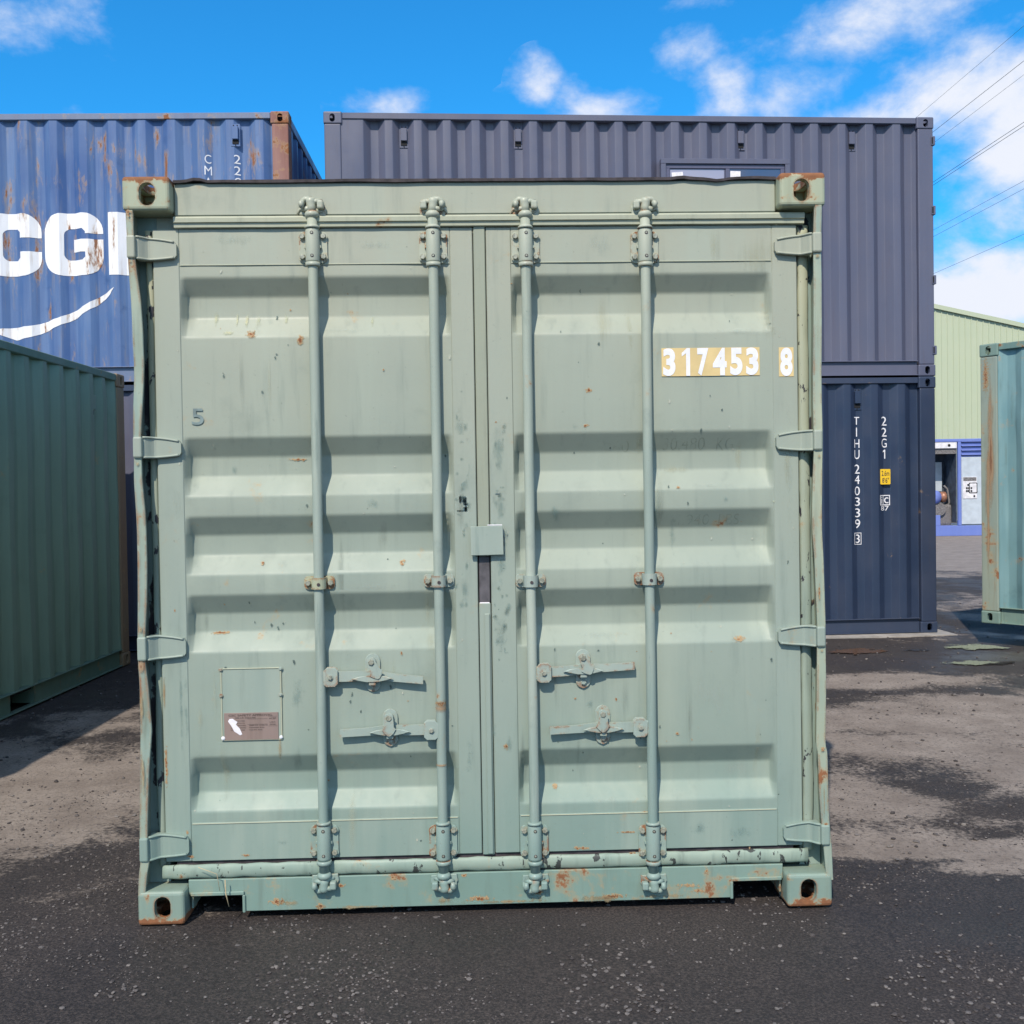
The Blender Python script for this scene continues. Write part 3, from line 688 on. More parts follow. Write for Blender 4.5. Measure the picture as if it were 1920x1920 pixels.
def vert_text(mb, chars, xc, w, locf, f, br, bold=.0):
    for ch, z0, z1 in chars:
        ww = w*(.17 if ch == 'I' else 1.12 if ch == 'M' else 1)
        if ch == '1':
            h_ = z1-z0; poly(mb, [(xc+.04*w, z0), (xc+.22*w, z0), (xc+.22*w, z1), (xc+.08*w, z1), (xc-.22*w, z1-h_*.17), (xc-.22*w, z1-h_*.32), (xc+.04*w, z1-h_*.20)], f, br, .0025); continue
        text(mb, ch, xc-ww/2, xc+ww/2, z0, z1, f, br, (), .0025, bold)
phn = onplane(navy_loc, A2, 1583, 900, .02)[0]; phn = phn-math.floor((phn-.05)/.281)*.281
nvx, nvz = onplane(navy_loc, A2, 1609.5, 748, .02)
NAVY, nf, nbr = container('shipping_container', navy_loc, A2, 'navy blue container standing on the ground with white and yellow markings', dict(wall='navy', rail='navy_rail', post='navy_rail'), phase=phn, deep=.044, zs=10, dent=lambda q, z_: .004*noise.noise(Vector((q*1.3, z_*.9, 15)))+.002, vents=[(nvx, nvz)])
def np_(px, py): return onplane(navy_loc, A2, px, py, .03)
mb = MB(); mb.mat('white')
zz = lambda py: np_(1609, py)[1]
def zc(v): return 620+v/3.097
xc = np_(1609, 900)[0]; xc2 = np_(1659.5, 820)[0]
vert_text(mb, [(c, zz(zc(b)), zz(zc(a))) for c, a, b in (('T', 500, 545), ('I', 562, 614), ('H', 630, 680), ('U', 692, 745))], xc, .058, zz, nf, nbr)
mb.build('lettering', NAVY); mb = MB(); mb.mat('white')
vert_text(mb, [(c, zz(zc(b)), zz(zc(a))) for c, a, b in (('2', 777, 830), ('4', 840, 890), ('0', 905, 956), ('3', 968, 1018), ('3', 1032, 1084), ('9', 1096, 1148))], xc, .058, zz, nf, nbr)
mb.build('lettering', NAVY); mb = MB(); mb.mat('white'); vert_text(mb, [('3', zz(zc(1234)), zz(zc(1184)))], xc, .046, zz, nf, nbr)
za, zb = zz(zc(1243)), zz(zc(1174)); hw = .040
for (q0, q1, r0, r1) in ((xc-hw, xc+hw, zb-.006, zb), (xc-hw, xc+hw, za, za+.006), (xc-hw, xc-hw+.006, za+.006, zb-.006), (xc+hw-.006, xc+hw, za+.006, zb-.006)):
    poly(mb, [(q0, r0), (q1, r0), (q1, r1), (q0, r1)], nf, nbr, .0025)
mb.build('lettering', NAVY); mb = MB(); mb.mat('white')
vert_text(mb, [(c, zz(zc(b)), zz(zc(a))) for c, a, b in (('2', 500, 552), ('2', 565, 616), ('G', 628, 680), ('1', 692, 745))], xc2, .058, zz, nf, nbr)
mb.build('lettering', NAVY); mb = MB(); mb.mat('white')
z0, z1 = zz(zc(1048)), zz(zc(1020)); text(mb, '87', xc2-.045, xc2+.045, z0, z1, nf, nbr, (), .0025, .005)
mb.build('lettering', NAVY); mb = MB(); mb.mat('white')
z0, z1 = zz(zc(1017)), zz(zc(957)); hw = .058
for (q0, q1, r0, r1) in ((xc2-hw, xc2+hw, z1-.009, z1), (xc2-hw, xc2+hw, z0, z0+.009), (xc2-hw, xc2-hw+.009, z0+.009, z1-.009), (xc2+hw-.009, xc2+hw, z0+.009, z1-.009), (xc2-.018, xc2-.010, z0+.009, z1-.009)):
    poly(mb, [(q0, r0), (q1, r0), (q1, r1), (q0, r1)], nf, nbr, .0025)
text(mb, 'i', xc2-.042, xc2-.028, z0+.018, z1-.018, nf, nbr, (), .0025, .0)
text(mb, 'c', xc2-.003, xc2+.042, z0+.020, z1-.024, nf, nbr, (), .0025, .0)
mb.build('lettering', NAVY)
z0, z1 = zz(zc(895)), zz(zc(806)); flat = lambda q, _z=0: min(nf(xc2-.05), nf(xc2+.05), nf(xc2))-.001
mb = MB(); mb.mat('yellow').rrect(xc2-.052, xc2+.052, z0, z1, .008, flat(0)-.002, flat(0)+.002, .0006)
mb.mat('plate_ink'); text(mb, '2.6m', xc2-.040, xc2+.040, (z0+z1)/2+.008, z1-.016, flat, (), (), .0035, .01); text(mb, "8'6\"", xc2-.034, xc2+.036, z0+.016, (z0+z1)/2-.010, flat, (), (), .0035, .01)
mb.build('height_sticker', NAVY)
# concrete strip the navy container stands on
mb = MB(); mb.mat('pad'); MAT['pad'] = plain('pale_concrete', (.32, .30, .28, 1), .85, 0, .2, 8)
mb.bm.free(); mb = MB(); mb.mat('pad').box(-.12, L20+.12, -.16, .3, -.05, .0045); o = mb.build('concrete_strip'); o.location = navy_loc; o.rotation_euler = (0, 0, A2); tag(o, None, None, None, 'structure')

# blue container, second stack
A4 = .0258; P4 = (-2.0899, 10.1052)
off = Vector((math.cos(A4), math.sin(A4), 0))*L20
bl = (P4[0]-off.x, P4[1]-off.y, HT+.012)
def bp(px, py, n=.03): return onplane(bl, A4, px, py, n)
phb = bp(42, 450)[0]; phb = phb-math.floor((phb-.05)/.281)*.281
bdent = lambda q, z_: .011*noise.noise(Vector((q*1.5, z_*1.2, 25)))
BLUE, bf0, bbr = container('shipping_container', bl, A4, 'weathered bright blue container with giant white letters and a rusty corner post', dict(wall='blue', rail='blue_rail', post=['blue', 'rusty', 'blue', 'rusty'], cast=['blue_rail', 'rusty', 'blue_rail', 'rusty']), phase=phb, deep=.042, zs=20, dent=bdent, vents=[bp(442, 254)])
bf = lambda q, z_=0: bf0(q)+bdent(q, z_)
bzr = [.150+(HT-.060-.150)*k/20 for k in range(21)]
mb = MB(); mb.mat('white')
xa = bp(390, 320)[0]; xb = bp(445, 320)[0]; zb_ = lambda py: bp(400, py)[1]; pit = 21.5
vert_text(mb, [(c, zb_(306+k*pit), zb_(289.5+k*pit)) for k, c in enumerate('CMAU')], xa, .055, None, bf, bbr)
mb.build('lettering', BLUE); mb = MB(); mb.mat('white')
vert_text(mb, [(c, zb_(307+k*pit), zb_(290.5+k*pit)) for k, c in enumerate('22G1')], xb, .055, None, bf, bbr)
mb.build('lettering', BLUE)
# giant letters: drawn as outlines with a slot, then wrapped on the folds
mb = MB(); mb.mat('big_white')
def bxz(px, py): return bp(px, py)
def rr(x0, x1, z0, z1, r, n=8):
    pts = []
    for cx, cz, a0 in ((x1-r, z1-r, 0), (x0+r, z1-r, 90), (x0+r, z0+r, 180), (x1-r, z0+r, 270)):
        for k in range(n+1): a = math.radians(a0+90*k/n); pts.append((cx+r*math.cos(a), cz+r*math.sin(a)))
    return pts
def glyph_c(x0, x1, z0, z1, t, g_bar):
    """heavy wide C or G as a closed outline walked round outside then inside"""
    H_ = z1-z0; W_ = x1-x0; ro = H_*.30; ri = H_*.10
    up = z0+H_*(.667 if g_bar else .61); dn = z0+H_*.39
    def arc(cx, cz, r, a0, a1, n=8): return [(cx+r*math.cos(math.radians(a0+(a1-a0)*k/n)), cz+r*math.sin(math.radians(a0+(a1-a0)*k/n))) for k in range(n+1)]
    o = [(x1, up)]+arc(x1-ro, z1-ro, ro, 0, 90)+arc(x0+ro, z1-ro, ro, 90, 180)+arc(x0+ro, z0+ro, ro, 180, 270)
    xi0, xi1, zi0, zi1 = x0+W_*.34, x0+W_*(.715 if g_bar else .64), z0+H_*.245, z0+H_*.75
    if g_bar:
        o += arc(x1-ro, z0+ro, ro, 270, 360)+[(x1, z0+H_*.578), (x0+W_*.50, z0+H_*.578), (x0+W_*.50, z0+H_*.375), (xi1, z0+H_*.375), (xi1, zi0+ri*.5), (xi1-ri*.5, zi0)]
    else:
        o += arc(x1-ro, z0+ro, ro, 270, 360)+[(x1, dn), (xi1, dn), (xi1, zi0+ri*.5), (xi1-ri*.5, zi0)]
    o += arc(xi0+ri, zi0+ri, ri, 270, 180)+arc(xi0+ri, zi1-ri, ri, 180, 90)+[(xi1-ri*.5, zi1), (xi1, zi1-ri*.5), (xi1, up)]
    return o
def big(pts, name):
    cu = bpy.data.curves.new('t', 'CURVE'); cu.dimensions = '2D'; cu.fill_mode = 'FRONT'
    sp = cu.splines.new('POLY'); sp.points.add(len(pts)-1); sp.use_cyclic_u = True
    for p, q in zip(sp.points, pts): p.co = (q[0], q[1], 0, 1)
    ob = bpy.data.objects.new('t', cu); COL.objects.link(ob)
    me = bpy.data.meshes.new_from_object(ob.evaluated_get(bpy.context.evaluated_depsgraph_get()))
    vs = [(v.co.x, v.co.y) for v in me.vertices]; fs = [tuple(p.vertices) for p in me.polygons]
    bpy.data.objects.remove(ob); bpy.data.curves.remove(cu); bpy.data.meshes.remove(me)
    wrap(mb, vs, fs, bf, bbr, bzr, .0035)
_, zt = bp(100, 399.5); _, zb0 = bp(100, 517)
x0, _ = bp(-31, 450); x1, _ = bp(76, 450); big(glyph_c(x0, x1, zb0, zt, .27, False), 'C')
x0, _ = bp(82, 450); x1, _ = bp(192.5, 450); big(glyph_c(x0, x1, zb0, zt, .21, True), 'G')
x0, _ = bp(204, 450); w_ = .78
big([(x0, zb0), (x0+.20, zb0), (x0+.20, zt-.22), (x0+.33, zb0), (x0+.45, zb0), (x0+.58, zt-.22), (x0+.58, zb0), (x0+w_, zb0), (x0+w_, zt), (x0+.52, zt), (x0+.39, zt-.30), (x0+.26, zt), (x0, zt)], 'M')
# swoosh
top = [(-60, 621), (0, 617), (60, 611), (110, 596), (150, 578), (185, 557), (215, 539)]
bot = [(207, 552), (180, 574), (140, 598), (95, 618), (60, 632), (30, 638), (0, 628), (-60, 640)]
big([bp(*q) for q in top+bot], 'swoosh')
mb.build('logo', BLUE)
# container under the blue one
under_loc = (bl[0], bl[1], 0)
container('shipping_container', (bl[0], bl[1]+.01, .0), A4, 'dark slate container mostly hidden beneath the blue one', dict(wall='grey', rail='navy_rail', post='navy'), phase=.3)

# ------------------------------------------------------------------ green container on the left (long side faces +x, in shade)
X3, Y3, A3 = -3.4207, 9.3641, -.0052
# local x runs away from the viewer: rotate by +90 deg about its near end; depth (+y local) points to -x world
gloc = (X3+math.sin(A3)*L20, Y3-L20, 0)
GREEN, ff, fbr = container('shipping_container', gloc, math.pi/2, 'dull dark green container in its own shade, rust streaked far corner post', dict(wall='green', rail='green_rail', post=['green', 'tan_rust', 'green', 'green'], cast=['green_rail', 'tan_rust', 'green_rail', 'green_rail']),
    phase=.245, pockets=True, vents=[(L20-.62, 2.28)], zs=14, deep=.046, dent=lambda q, z_: .006*noise.noise(Vector((q*7, z_*4, 5)))+.012*noise.noise(Vector((q*1.3, z_*1.1, 5))))

# ------------------------------------------------------------------ teal container on the right, raised on timber
c0 = Vector((4.365, 9.72, .20)); dr = Vector((.62, -.785, 0)).normalized()
a5 = math.atan2(dr.y, dr.x)
TEALC, tf, tbr = container('shipping_container', c0, a5, 'dented teal container with rust streaks, raised off the ground at the right edge', dict(wall='teal', rail='teal_rail', post=['tan_rust2', 'teal', 'teal', 'teal'] if False else ['teal_post', 'teal', 'teal', 'teal'], cast='teal_rail') if MAT.setdefault('teal_post', paint('teal_post_paint', (.24, .29, .25, 1), (.3, .33, .25, 1), (.2, .12, .06, 1), .5, .45, .7, seed=83, rscale=4)) else None,
    phase=.10, zs=24, dent=lambda q, z_: .020*noise.noise(Vector((q*3.0, z_*1.3, 8)))*min(1, (q-.16)*5)*min(1, (L20-.16-q)*5)+.010*noise.noise(Vector((q*9, z_*4, 3))))
# rust run down the post
mb = MB(); mb.mat('orange_run')
decal_quad(mb, .105, 1.62, .045, .93, lambda a, b: .006); mb.build('rust_streak', TEALC)
mb = MB(); mb.mat('orange_run'); decal_quad(mb, .075, 1.0, .030, .9, lambda a, b: .006, eps=.002); mb.build('rust_streak', TEALC)
mb = MB(); mb.mat('rust_spot'); decal_quad(mb, .06, 2.3, .05, .3, lambda a, b: .006, eps=.0026); mb.build('rust_streak', TEALC)
for k, (q, w_) in enumerate(((1.2, .35), (1.2, 2.1), (5.0, .35), (5.0, 2.1))):
    ny = Vector((-dr.y, dr.x, 0)); p = c0+dr*q+ny*w_
    mb = MB(); mb.mat('timber').box(-.09, .09, -.28, .28, 0, .205, .006); o = mb.build('timber_block'); o.location = (p.x, p.y, -.002); o.rotation_euler = (0, 0, a5)
    tag(o, 'rough square timber block under the raised teal container', 'timber block', 'timber blocks under the teal container')

# ------------------------------------------------------------------ warehouse
sc = 45.0
def wp(px, py, D=sc): r = ray(px, py); t = D/r.y; return r.x*t, CAM_H+r.z*t
xl, zl_ = wp(1753, 572); xr, zr = wp(1920, 608); sl = (zr-zl_)/(xr-xl)
SHED = empty('warehouse', (xl-6, sc, 0), 0, 'pale green metal clad warehouse with a sloping gable roof', 'warehouse')
mb = MB(); mb.mat('shed'); Wt = 34
def ztop(q): return zl_+sl*(q-6) if q > 0 else zl_+sl*-6+sl*-q
per = .255; q = -22.0; cols = []
while q < Wt:
    for dx, n in ((0, 0), (.20, 0), (.212, -.03), (.243, -.03)): cols.append((q+dx, n))
    q += per
pr = None
for q, n in cols:
    a = mb.bm.verts.new((q, n, 0)); b = mb.bm.verts.new((q, n, ztop(q)-.05))
    if pr: mb._f((pr[0], a, b, pr[1]))
    pr = (a, b)
mb.build('cladding', SHED)
mb = MB(); mb.mat('shed')
for (q0, q1) in ((-22, 0), (0, Wt)):
    p = []
    for (xx, yy, dz) in ((q0, -.12, -.17), (q1, -.12, -.17), (q1, -.04, -.17), (q0, -.04, -.17), (q0, -.12, .02), (q1, -.12, .02), (q1, -.04, .02), (q0, -.04, .02)): p.append((xx, yy, ztop(xx)+dz))
    mb.hexa(p)
mb.build('barge_trim', SHED)
mb = MB(); mb.mat('shed')
for (q0, q1) in ((-22, 0), (0, Wt)):
    p = [(xx, yy, ztop(xx)+dz) for (xx, yy, dz) in ((q0, -.03, -.1), (q1, -.03, -.1), (q1, 30, -.1), (q0, 30, -.1), (q0, -.03, .03), (q1, -.03, .03), (q1, 30, .03), (q0, 30, .03))]
    mb.hexa(p)
mb.build('roof', SHED)
mb = MB(); mb.mat('shed'); mb.box(-22, Wt, .05, 30, 0, ztop(Wt)-.2) ; mb.build('wall', SHED)

# ------------------------------------------------------------------ blue generator set in a frame
gD = 30.9
g0x, g0z = wp(1755, 1005, gD); g1x, _ = wp(1836, 1005, gD)
SET = empty('generator_set', (g0x-1.6, gD, 0), -.02, 'blue open sided generator unit with louvres and a grey control panel', 'generator')
def gq(px, py): a, b = wp(px, py, gD); return a-(g0x-1.6), b
Z1 = gq(1790, 823)[1]; zb = gq(1790, 985)[1]
xd = gq(1795.5, 900)[0]; xd2 = gq(1801.5, 900)[0]; xR = 4.2
mb = MB(); mb.mat('set_blue')
mb.box(0, xR, 0, 2.3, 0, gq(1765, 986)[1], .01); mb.box(xd, xd2, 0, .1, gq(1765, 986)[1]+.001, Z1-.09, .01); mb.box(0, .12, 0, .1, gq(1765, 986)[1]+.001, Z1-.09, .01); mb.box(xR-.12, xR, 0, .1, gq(1765, 986)[1]+.001, Z1-.09, .01)
mb.box(0, xR, 0, 2.3, Z1-.089, Z1, .01); mb.box(g0x*0+1.5, gq(1762, 900)[0], .0, .1, gq(1765, 986)[1]+.001, gq(1765, 966)[1], .005); mb.build('frame', SET)
mb = MB(); mb.mat('set_dark'); mb.box(.13, xd-.001, 1.0, 1.05, .4, Z1-.09); mb.box(xd-.03, xd-.002, .101, 1.0, .4, Z1-.09); mb.build('back_panel', SET)
mb = MB(); mb.mat('set_grey'); a, b = gq(1758, 922); c, d = gq(1785, 865); mb.box(a, c, .8, .84, b, d, .01); mb.build('radiator_panel', SET)
a, b = gq(1755, 841); c, d = gq(1793.5, 828)
mb = MB(); mb.mat('set_white').box(.13, c, .02, .06, b, d, .005); mb.mat('dark').lathe((gq(1779, 835)[0], .0199, gq(1779, 835)[1]), (gq(1779, 835)[0], .01, gq(1779, 835)[1]), [(0, .04), (1, .04)], 14); mb.build('fascia', SET)
mb = MB(); mb.mat('foam').box(.13, c, .07, .16, gq(1770, 851)[1], b-.002); mb.build('insulation', SET)
a, b = gq(1802, 857); c, _ = gq(1838, 857)
mb = MB(); mb.mat('set_blue').box(xd2+.001, xR-.121, .06, .09, b, Z1-.09)
for k in range(4):
    z_ = gq(1815, 828+k*8.2)[1]; mb.mat('dark').box(xd2+.02, xR-.2, .053, .0599, z_-.025, z_+.012); mb.mat('set_blue').hexa([(xd2+.02, .00, z_-.008), (xR-.2, .00, z_-.008), (xR-.2, .05, z_+.012), (xd2+.02, .05, z_+.012), (xd2+.02, .00, z_), (xR-.2, .00, z_), (xR-.2, .05, z_+.02), (xd2+.02, .05, z_+.02)])
mb.build('louvre', SET)
cpx0, cpz0 = gq(1803, 983)
mb = MB(); mb.mat('set_grey').box(xd2+.012, xR-.13, .03, .06, cpz0, b-.004, .008)
DP = mb.build('door', SET)
a, b = gq(1805, 935); c, d = gq(1830.5, 894)
mb = MB(); mb.mat('set_white').box(a, c, .012, .0295, b, d, .004); mb.mat('foam').box(a+.01, c-.02, .0095, .0118, d-.12, d-.01)
mb.mat('dark').rrect(gq(1808.5, 0)[0], gq(1824.5, 0)[0], gq(1815, 925)[1], gq(1815, 905)[1], .03, .0085, .0117, .001)
mb.mat('set_white').rrect(gq(1808.5, 0)[0]+.025, gq(1824.5, 0)[0]-.025, gq(1815, 925)[1]+.025, gq(1815, 905)[1]-.025, .02, .0065, .0084, .001)
mb.mat('dark')
for (px, py) in ((1814, 909), (1811.5, 915), (1815.5, 915), (1820, 915), (1811.5, 920.5), (1815, 920.5), (1820, 920.5), (1825.5, 930)):
    q, z_ = gq(px, py); mb.lathe((q, .0064, z_), (q, -.004, z_), [(0, .028), (1, .028)], 10)
mb.build('control_panel', DP)
mb = MB()                                                   # engine lumps
mb.mat('set_blue'); a, b = gq(1759, 932); mb.lathe((a, .25, b), (a, .75, b), [(0, .05), (.05, .20), (.5, .22), (.55, .1), (1, .1)], 16)
mb.mat('copper'); a, b = gq(1775, 932); mb.lathe((a-.18, .45, b), (a+.14, .45, b), [(0, .09), (.1, .13), (.5, .13), (.55, .16), (.9, .16), (1, .1)], 16)
mb.mat('foam'); a, b = gq(1777, 962); mb.box(a-.38, a+.28, .4, .95, b-.40, b+.26, .08, 2); a, b = gq(1768, 955); mb.lathe((a, .32, b), (a, .42, b), [(0, .2), (1, .2)], 18)
a, b = gq(1789, 942); mb.tube([(a-.1, .5, b-.3), (a+.02, .45, b), (a-.02, .5, b+.4), (a-.12, .5, b+.5)], .03, 8)
mb.build('engine', SET)

# ------------------------------------------------------------------ overhead cables
VP = ray(979, 850)
for i, (px, py, off_, lab) in enumerate(((1920, 48, 34, 'highest overhead cable, at the top right'), (1920, 114, 34, 'second highest overhead cable at the top right'), (1920, 140, 34, 'thin third overhead cable from the top, just under the second'),
        (1920, 229, 34, 'upper cable of the close middle pair over the yard'), (1920, 236, 34.3, 'lower cable of the close middle pair over the yard'),
        (1920, 339, 34, 'upper cable of the wide lower pair'), (1920, 354, 34, 'lower cable of the wide lower pair'), (1920, 439, 34, 'lowest overhead cable, above the warehouse cloud'))):
    r = ray(px, py); t = off_/r.x; p0 = Vector((0, 0, CAM_H))+r*t
    d = VP/VP.y; mb = MB(); mb.mat('wire')
    pts = [p0+d*q for q in (-60, -30, -10, 0, 20, 60, 140, 260)]
    rad = .017 if i in (1, 3, 4) else .011
    mb.tube(pts, rad, 6); o = mb.build('power_cable'); tag(o, lab, 'cable', 'overhead cables')

# ================================================================== the sage green container in front
A1 = .0322; FLOC = (-.1024, 3.6304, 0)
FRONT = empty('shipping_container', FLOC, A1, 'pale sage green container facing the camera with closed double doors and four locking rods', 'container')
def FP(px, py, n=0.0): return onplane(FLOC, A1, px, py, n)
def FU(px, py=1000, n=.06): return FP(px, py, n)[0]
def FZ(py, px=460, n=.06): return FP(px, py, n)[1]
HW = 2.438/2; H = HT
# corner castings
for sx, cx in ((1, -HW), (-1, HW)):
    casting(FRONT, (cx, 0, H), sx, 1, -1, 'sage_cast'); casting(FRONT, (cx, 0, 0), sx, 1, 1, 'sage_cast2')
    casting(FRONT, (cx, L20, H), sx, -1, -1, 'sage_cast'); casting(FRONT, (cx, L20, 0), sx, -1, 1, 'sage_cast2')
DF = .058            # door face
zHead0 = FZ(403, 700, .05); zDoorT = FZ(427.5, 700, DF); zDoorB = FZ(1606, 700, DF); zG0 = FZ(1641, 700, .05); zSill0 = FZ(1702, 700, .052)
# header
mb = MB(); mb.mat('sage'); mb.box(-HW+CW+.001, HW-CW-.001, .052, .13, zHead0+.001, H-.012, .004); mb.build('header_beam', FRONT)
mb = MB(); mb.mat('sage'); mb.box(-HW+.02, HW-.02, .10, .14, zDoorT-.01, H-CH-.001); mb.build('header_return', FRONT)
# dark, dented roof lip
mb = MB(); mb.mat('lip')
n = 90; rows = []
du = [(FU(385), .013, .03), (FU(402), -.004, .02), (FU(1285), .008, .03), (FU(1350), -.011, .035), (FU(1420), .004, .04), (FU(700), .002, .1)]
for i in range(n+1):
    q = -HW+CW+.002+(2*HW-2*CW-.004)*i/n
    dz = sum(a*math.exp(-((q-c)/w)**2) for c, a, w in du)+.0012*noise.noise(Vector((q*14, 0, 1)))
    zt = H-.004+dz*.7; zb_l = zt-.0095-.003*noise.noise(Vector((q*5, 3, 1)))
    rows.append([mb.bm.verts.new(p) for p in ((q, .040, zb_l), (q, .039, zt), (q, .16, zt), (q, .16, zb_l))])
for i in range(n):
    for k in range(4): mb._f((rows[i][k], rows[i+1][k], rows[i+1][(k+1) % 4], rows[i][(k+1) % 4]))
for f in mb.bm.faces:
    if f.calc_center_median().z > H-.006: f.material_index = 0
mb.build('roof_lip', FRONT)
# trim along the top of the doors
mb = MB(); mb.mat('gasket_top')
a, b = FU(328, 415), FU(1505, 415)
zt, zb = zHead0, zDoorT+.0015
prof = [(.053, zt), (.040, zt-.004), (.036, zt-.010), (.037, zb+.018), (.044, zb+.015), (.045, zb+.002), (.056, zb)]
N = 70; rows = []
for i in range(N+1):
    q = a+(b-a)*i/N; w_ = .0018*noise.noise(Vector((q*9, 2, 2)))
    rows.append([mb.bm.verts.new((q, p[0]+w_, p[1]+w_*.6)) for p in prof])
for i in range(N):
    for k in range(len(prof)-1): mb._f((rows[i][k], rows[i][k+1], rows[i+1][k+1], rows[i+1][k]), False)
mb.recalc = True
mb.build('top_gasket', FRONT)
# sill with two fork pockets
mb = MB(); mb.mat('sage_sill')
sn0, sn1 = .052, .20
uL = -HW+CW+.001; uR = HW-CW-.001
pL0, pL1 = FU(362, 1690, sn0), FU(455.5, 1690, sn0); pR0, pR1 = FU(1374, 1670, sn0), FU(1462, 1670, sn0)
zs1 = zG0-.001; zs0 = zSill0; zp = FZ(1677, 400, sn0)
mb.prism([(uL, zs1), (uL, zp), (pL1, zp), (pL1, zs0), (pR0, zs0), (pR0, zp), (uR, zp), (uR, zs1)], sn0, sn0+.012, 'xz', .002)
mb.box(uL, uR, sn0+.013, sn1, zs1-.012, zs1-.002)
mb.box(pL1, pR0, sn0+.013, sn0+.06, zs0+.001, zs0+.010)
for (p0, p1) in ((pL0, pL1), (pR0, pR1)):                     # pocket rims
    mb.box(p0-.006, p1+.006, sn0-.008, sn0-.0005, zp-.003, zp+.010, .002)
    mb.box(p1, p1+.010, sn0-.008, sn0-.0005, zs0-.002, zp-.0035, .002) if p0 == pL0 else mb.box(p0-.010, p0, sn0-.008, sn0-.0005, zs0-.002, zp-.0035, .002)
    mb.box(p0-.003, p1+.003, sn0+.013, .45, zp+.002, zp+.008); mb.box(p0-.008, p0-.002, sn0+.013, .45, zs0+.012, zp+.001); mb.box(p1+.002, p1+.008, sn0+.013, .45, zs0+.012, zp+.001)
sill_s = lambda a, b: sn0
for (px, py, rx, ry, k) in ((520, 1690, 30, 12, 'rust_spot'), (545, 1693, 22, 9, 'rust_run'), (600, 1698, 16, 10, 'rust_spot'), (737, 1645, 10, 8, 'rust_spot'), (832, 1688, 30, 13, 'rust_run'), (870, 1642, 9, 7, 'rust_spot'),
        (1005, 1685, 28, 14, 'rust_run'), (1010, 1672, 22, 10, 'rust_spot'), (900, 1684, 40, 10, 'rust_spot'), (1130, 1684, 60, 10, 'rust_run'), (1290, 1660, 38, 8, 'rust_spot'), (1310, 1670, 25, 7, 'rust_spot'),
        (1150, 1680, 40, 9, 'rust_spot'), (1325, 1633, 8, 10, 'rust_spot'), (680, 1700, 90, 6, 'rust_run'), (960, 1690, 140, 6, 'rust_run'), (1240, 1680, 90, 7, 'rust_run'), (640, 1660, 14, 7, 'rust_spot')):
    u_, z_ = FP(px, py, sn0); mb.mat(k); decal_quad(mb, u_, z_, rx/537, min(ry/537, .03), sill_s, 2, .0012)
SILL = mb.build('sill', FRONT)
mb = MB(); mb.mat('dark'); mb.box(-HW+.03, HW-.03, .46, .48, .02, zs1-.02); mb.build('underframe', FRONT)
# bottom gasket: crumpled tube with black peeling
mb = MB(); mb.mat('gasket'); zc_ = (zDoorB+zG0)/2; rr_ = (zDoorB-zG0)/2*.78
pts = []; rd = []
for i in range(121):
    q = FU(305, 1620)+(FU(1515, 1620)-FU(305, 1620))*i/120
    pts.append((q, .060+.003*noise.noise(Vector((q*8, 1, 1))), zc_-.005+.0022*noise.noise(Vector((q*7, 5, 1))))); rd.append(rr_*(1+.16*noise.noise(Vector((q*18, 5, 9)))))
mb.tube(pts, rd, 14)
for v in mb.bm.verts: v.co.y = .062+(v.co.y-.060)*.42+.0016*noise.noise(Vector((v.co.x*30, v.co.z*60, 3)))
mb.build('bottom_gasket', FRONT)
mb = MB(); mb.mat('lip'); mb.box(-HW+.12, HW-.12, .068, .11, zG0-.002, zDoorB+.03); mb.build('threshold', FRONT)  # near-black colour puts the shade of the gap under the doors into the threshold
# posts
LP_ = [(392, 234, 249), (430, 236, 250), (486, 239, 253), (520, 241, 257), (560, 244, 263), (620, 248, 268), (680, 250, 269.5), (720, 250, 268.5), (760, 249, 267), (815, 249, 264), (862, 250, 265), (900, 250, 266), (960, 254, 272), (1000, 256, 274),
       (1060, 257, 275.5), (1130, 257.5, 275), (1190, 257, 272), (1243, 258, 272), (1290, 261, 278), (1370, 262, 284), (1450, 262, 279), (1520, 261, 277), (1570, 261, 276), (1618, 263, 280), (1640, 260, 276), (1680, 258, 272)]
RP_ = [(384, 1527, 1542), (430, 1526, 1541.5), (475, 1526, 1541), (600, 1526, 1542), (700, 1525, 1541.5), (760, 1525, 1542), (805, 1526, 1543), (848, 1527, 1543.5), (900, 1525, 1543), (950, 1523, 1542), (1000, 1524, 1542.5), (1040, 1527, 1544.5), (1100, 1530, 1547), (1170, 1533, 1549),
       (1216, 1533, 1549.5), (1300, 1532, 1550), (1398, 1531, 1549), (1412, 1534, 1552.5), (1480, 1536, 1554), (1540, 1541, 1556.5), (1590, 1545, 1560.5), (1650, 1550, 1563)]
def interp(tab, py):
    for a, b in zip(tab, tab[1:]):
        if a[0] <= py <= b[0]: t = (py-a[0])/(b[0]-a[0]); return a[1]+(b[1]-a[1])*t, a[2]+(b[2]-a[2])*t
    return tab[-1][1:] if py > tab[-1][0] else tab[0][1:]
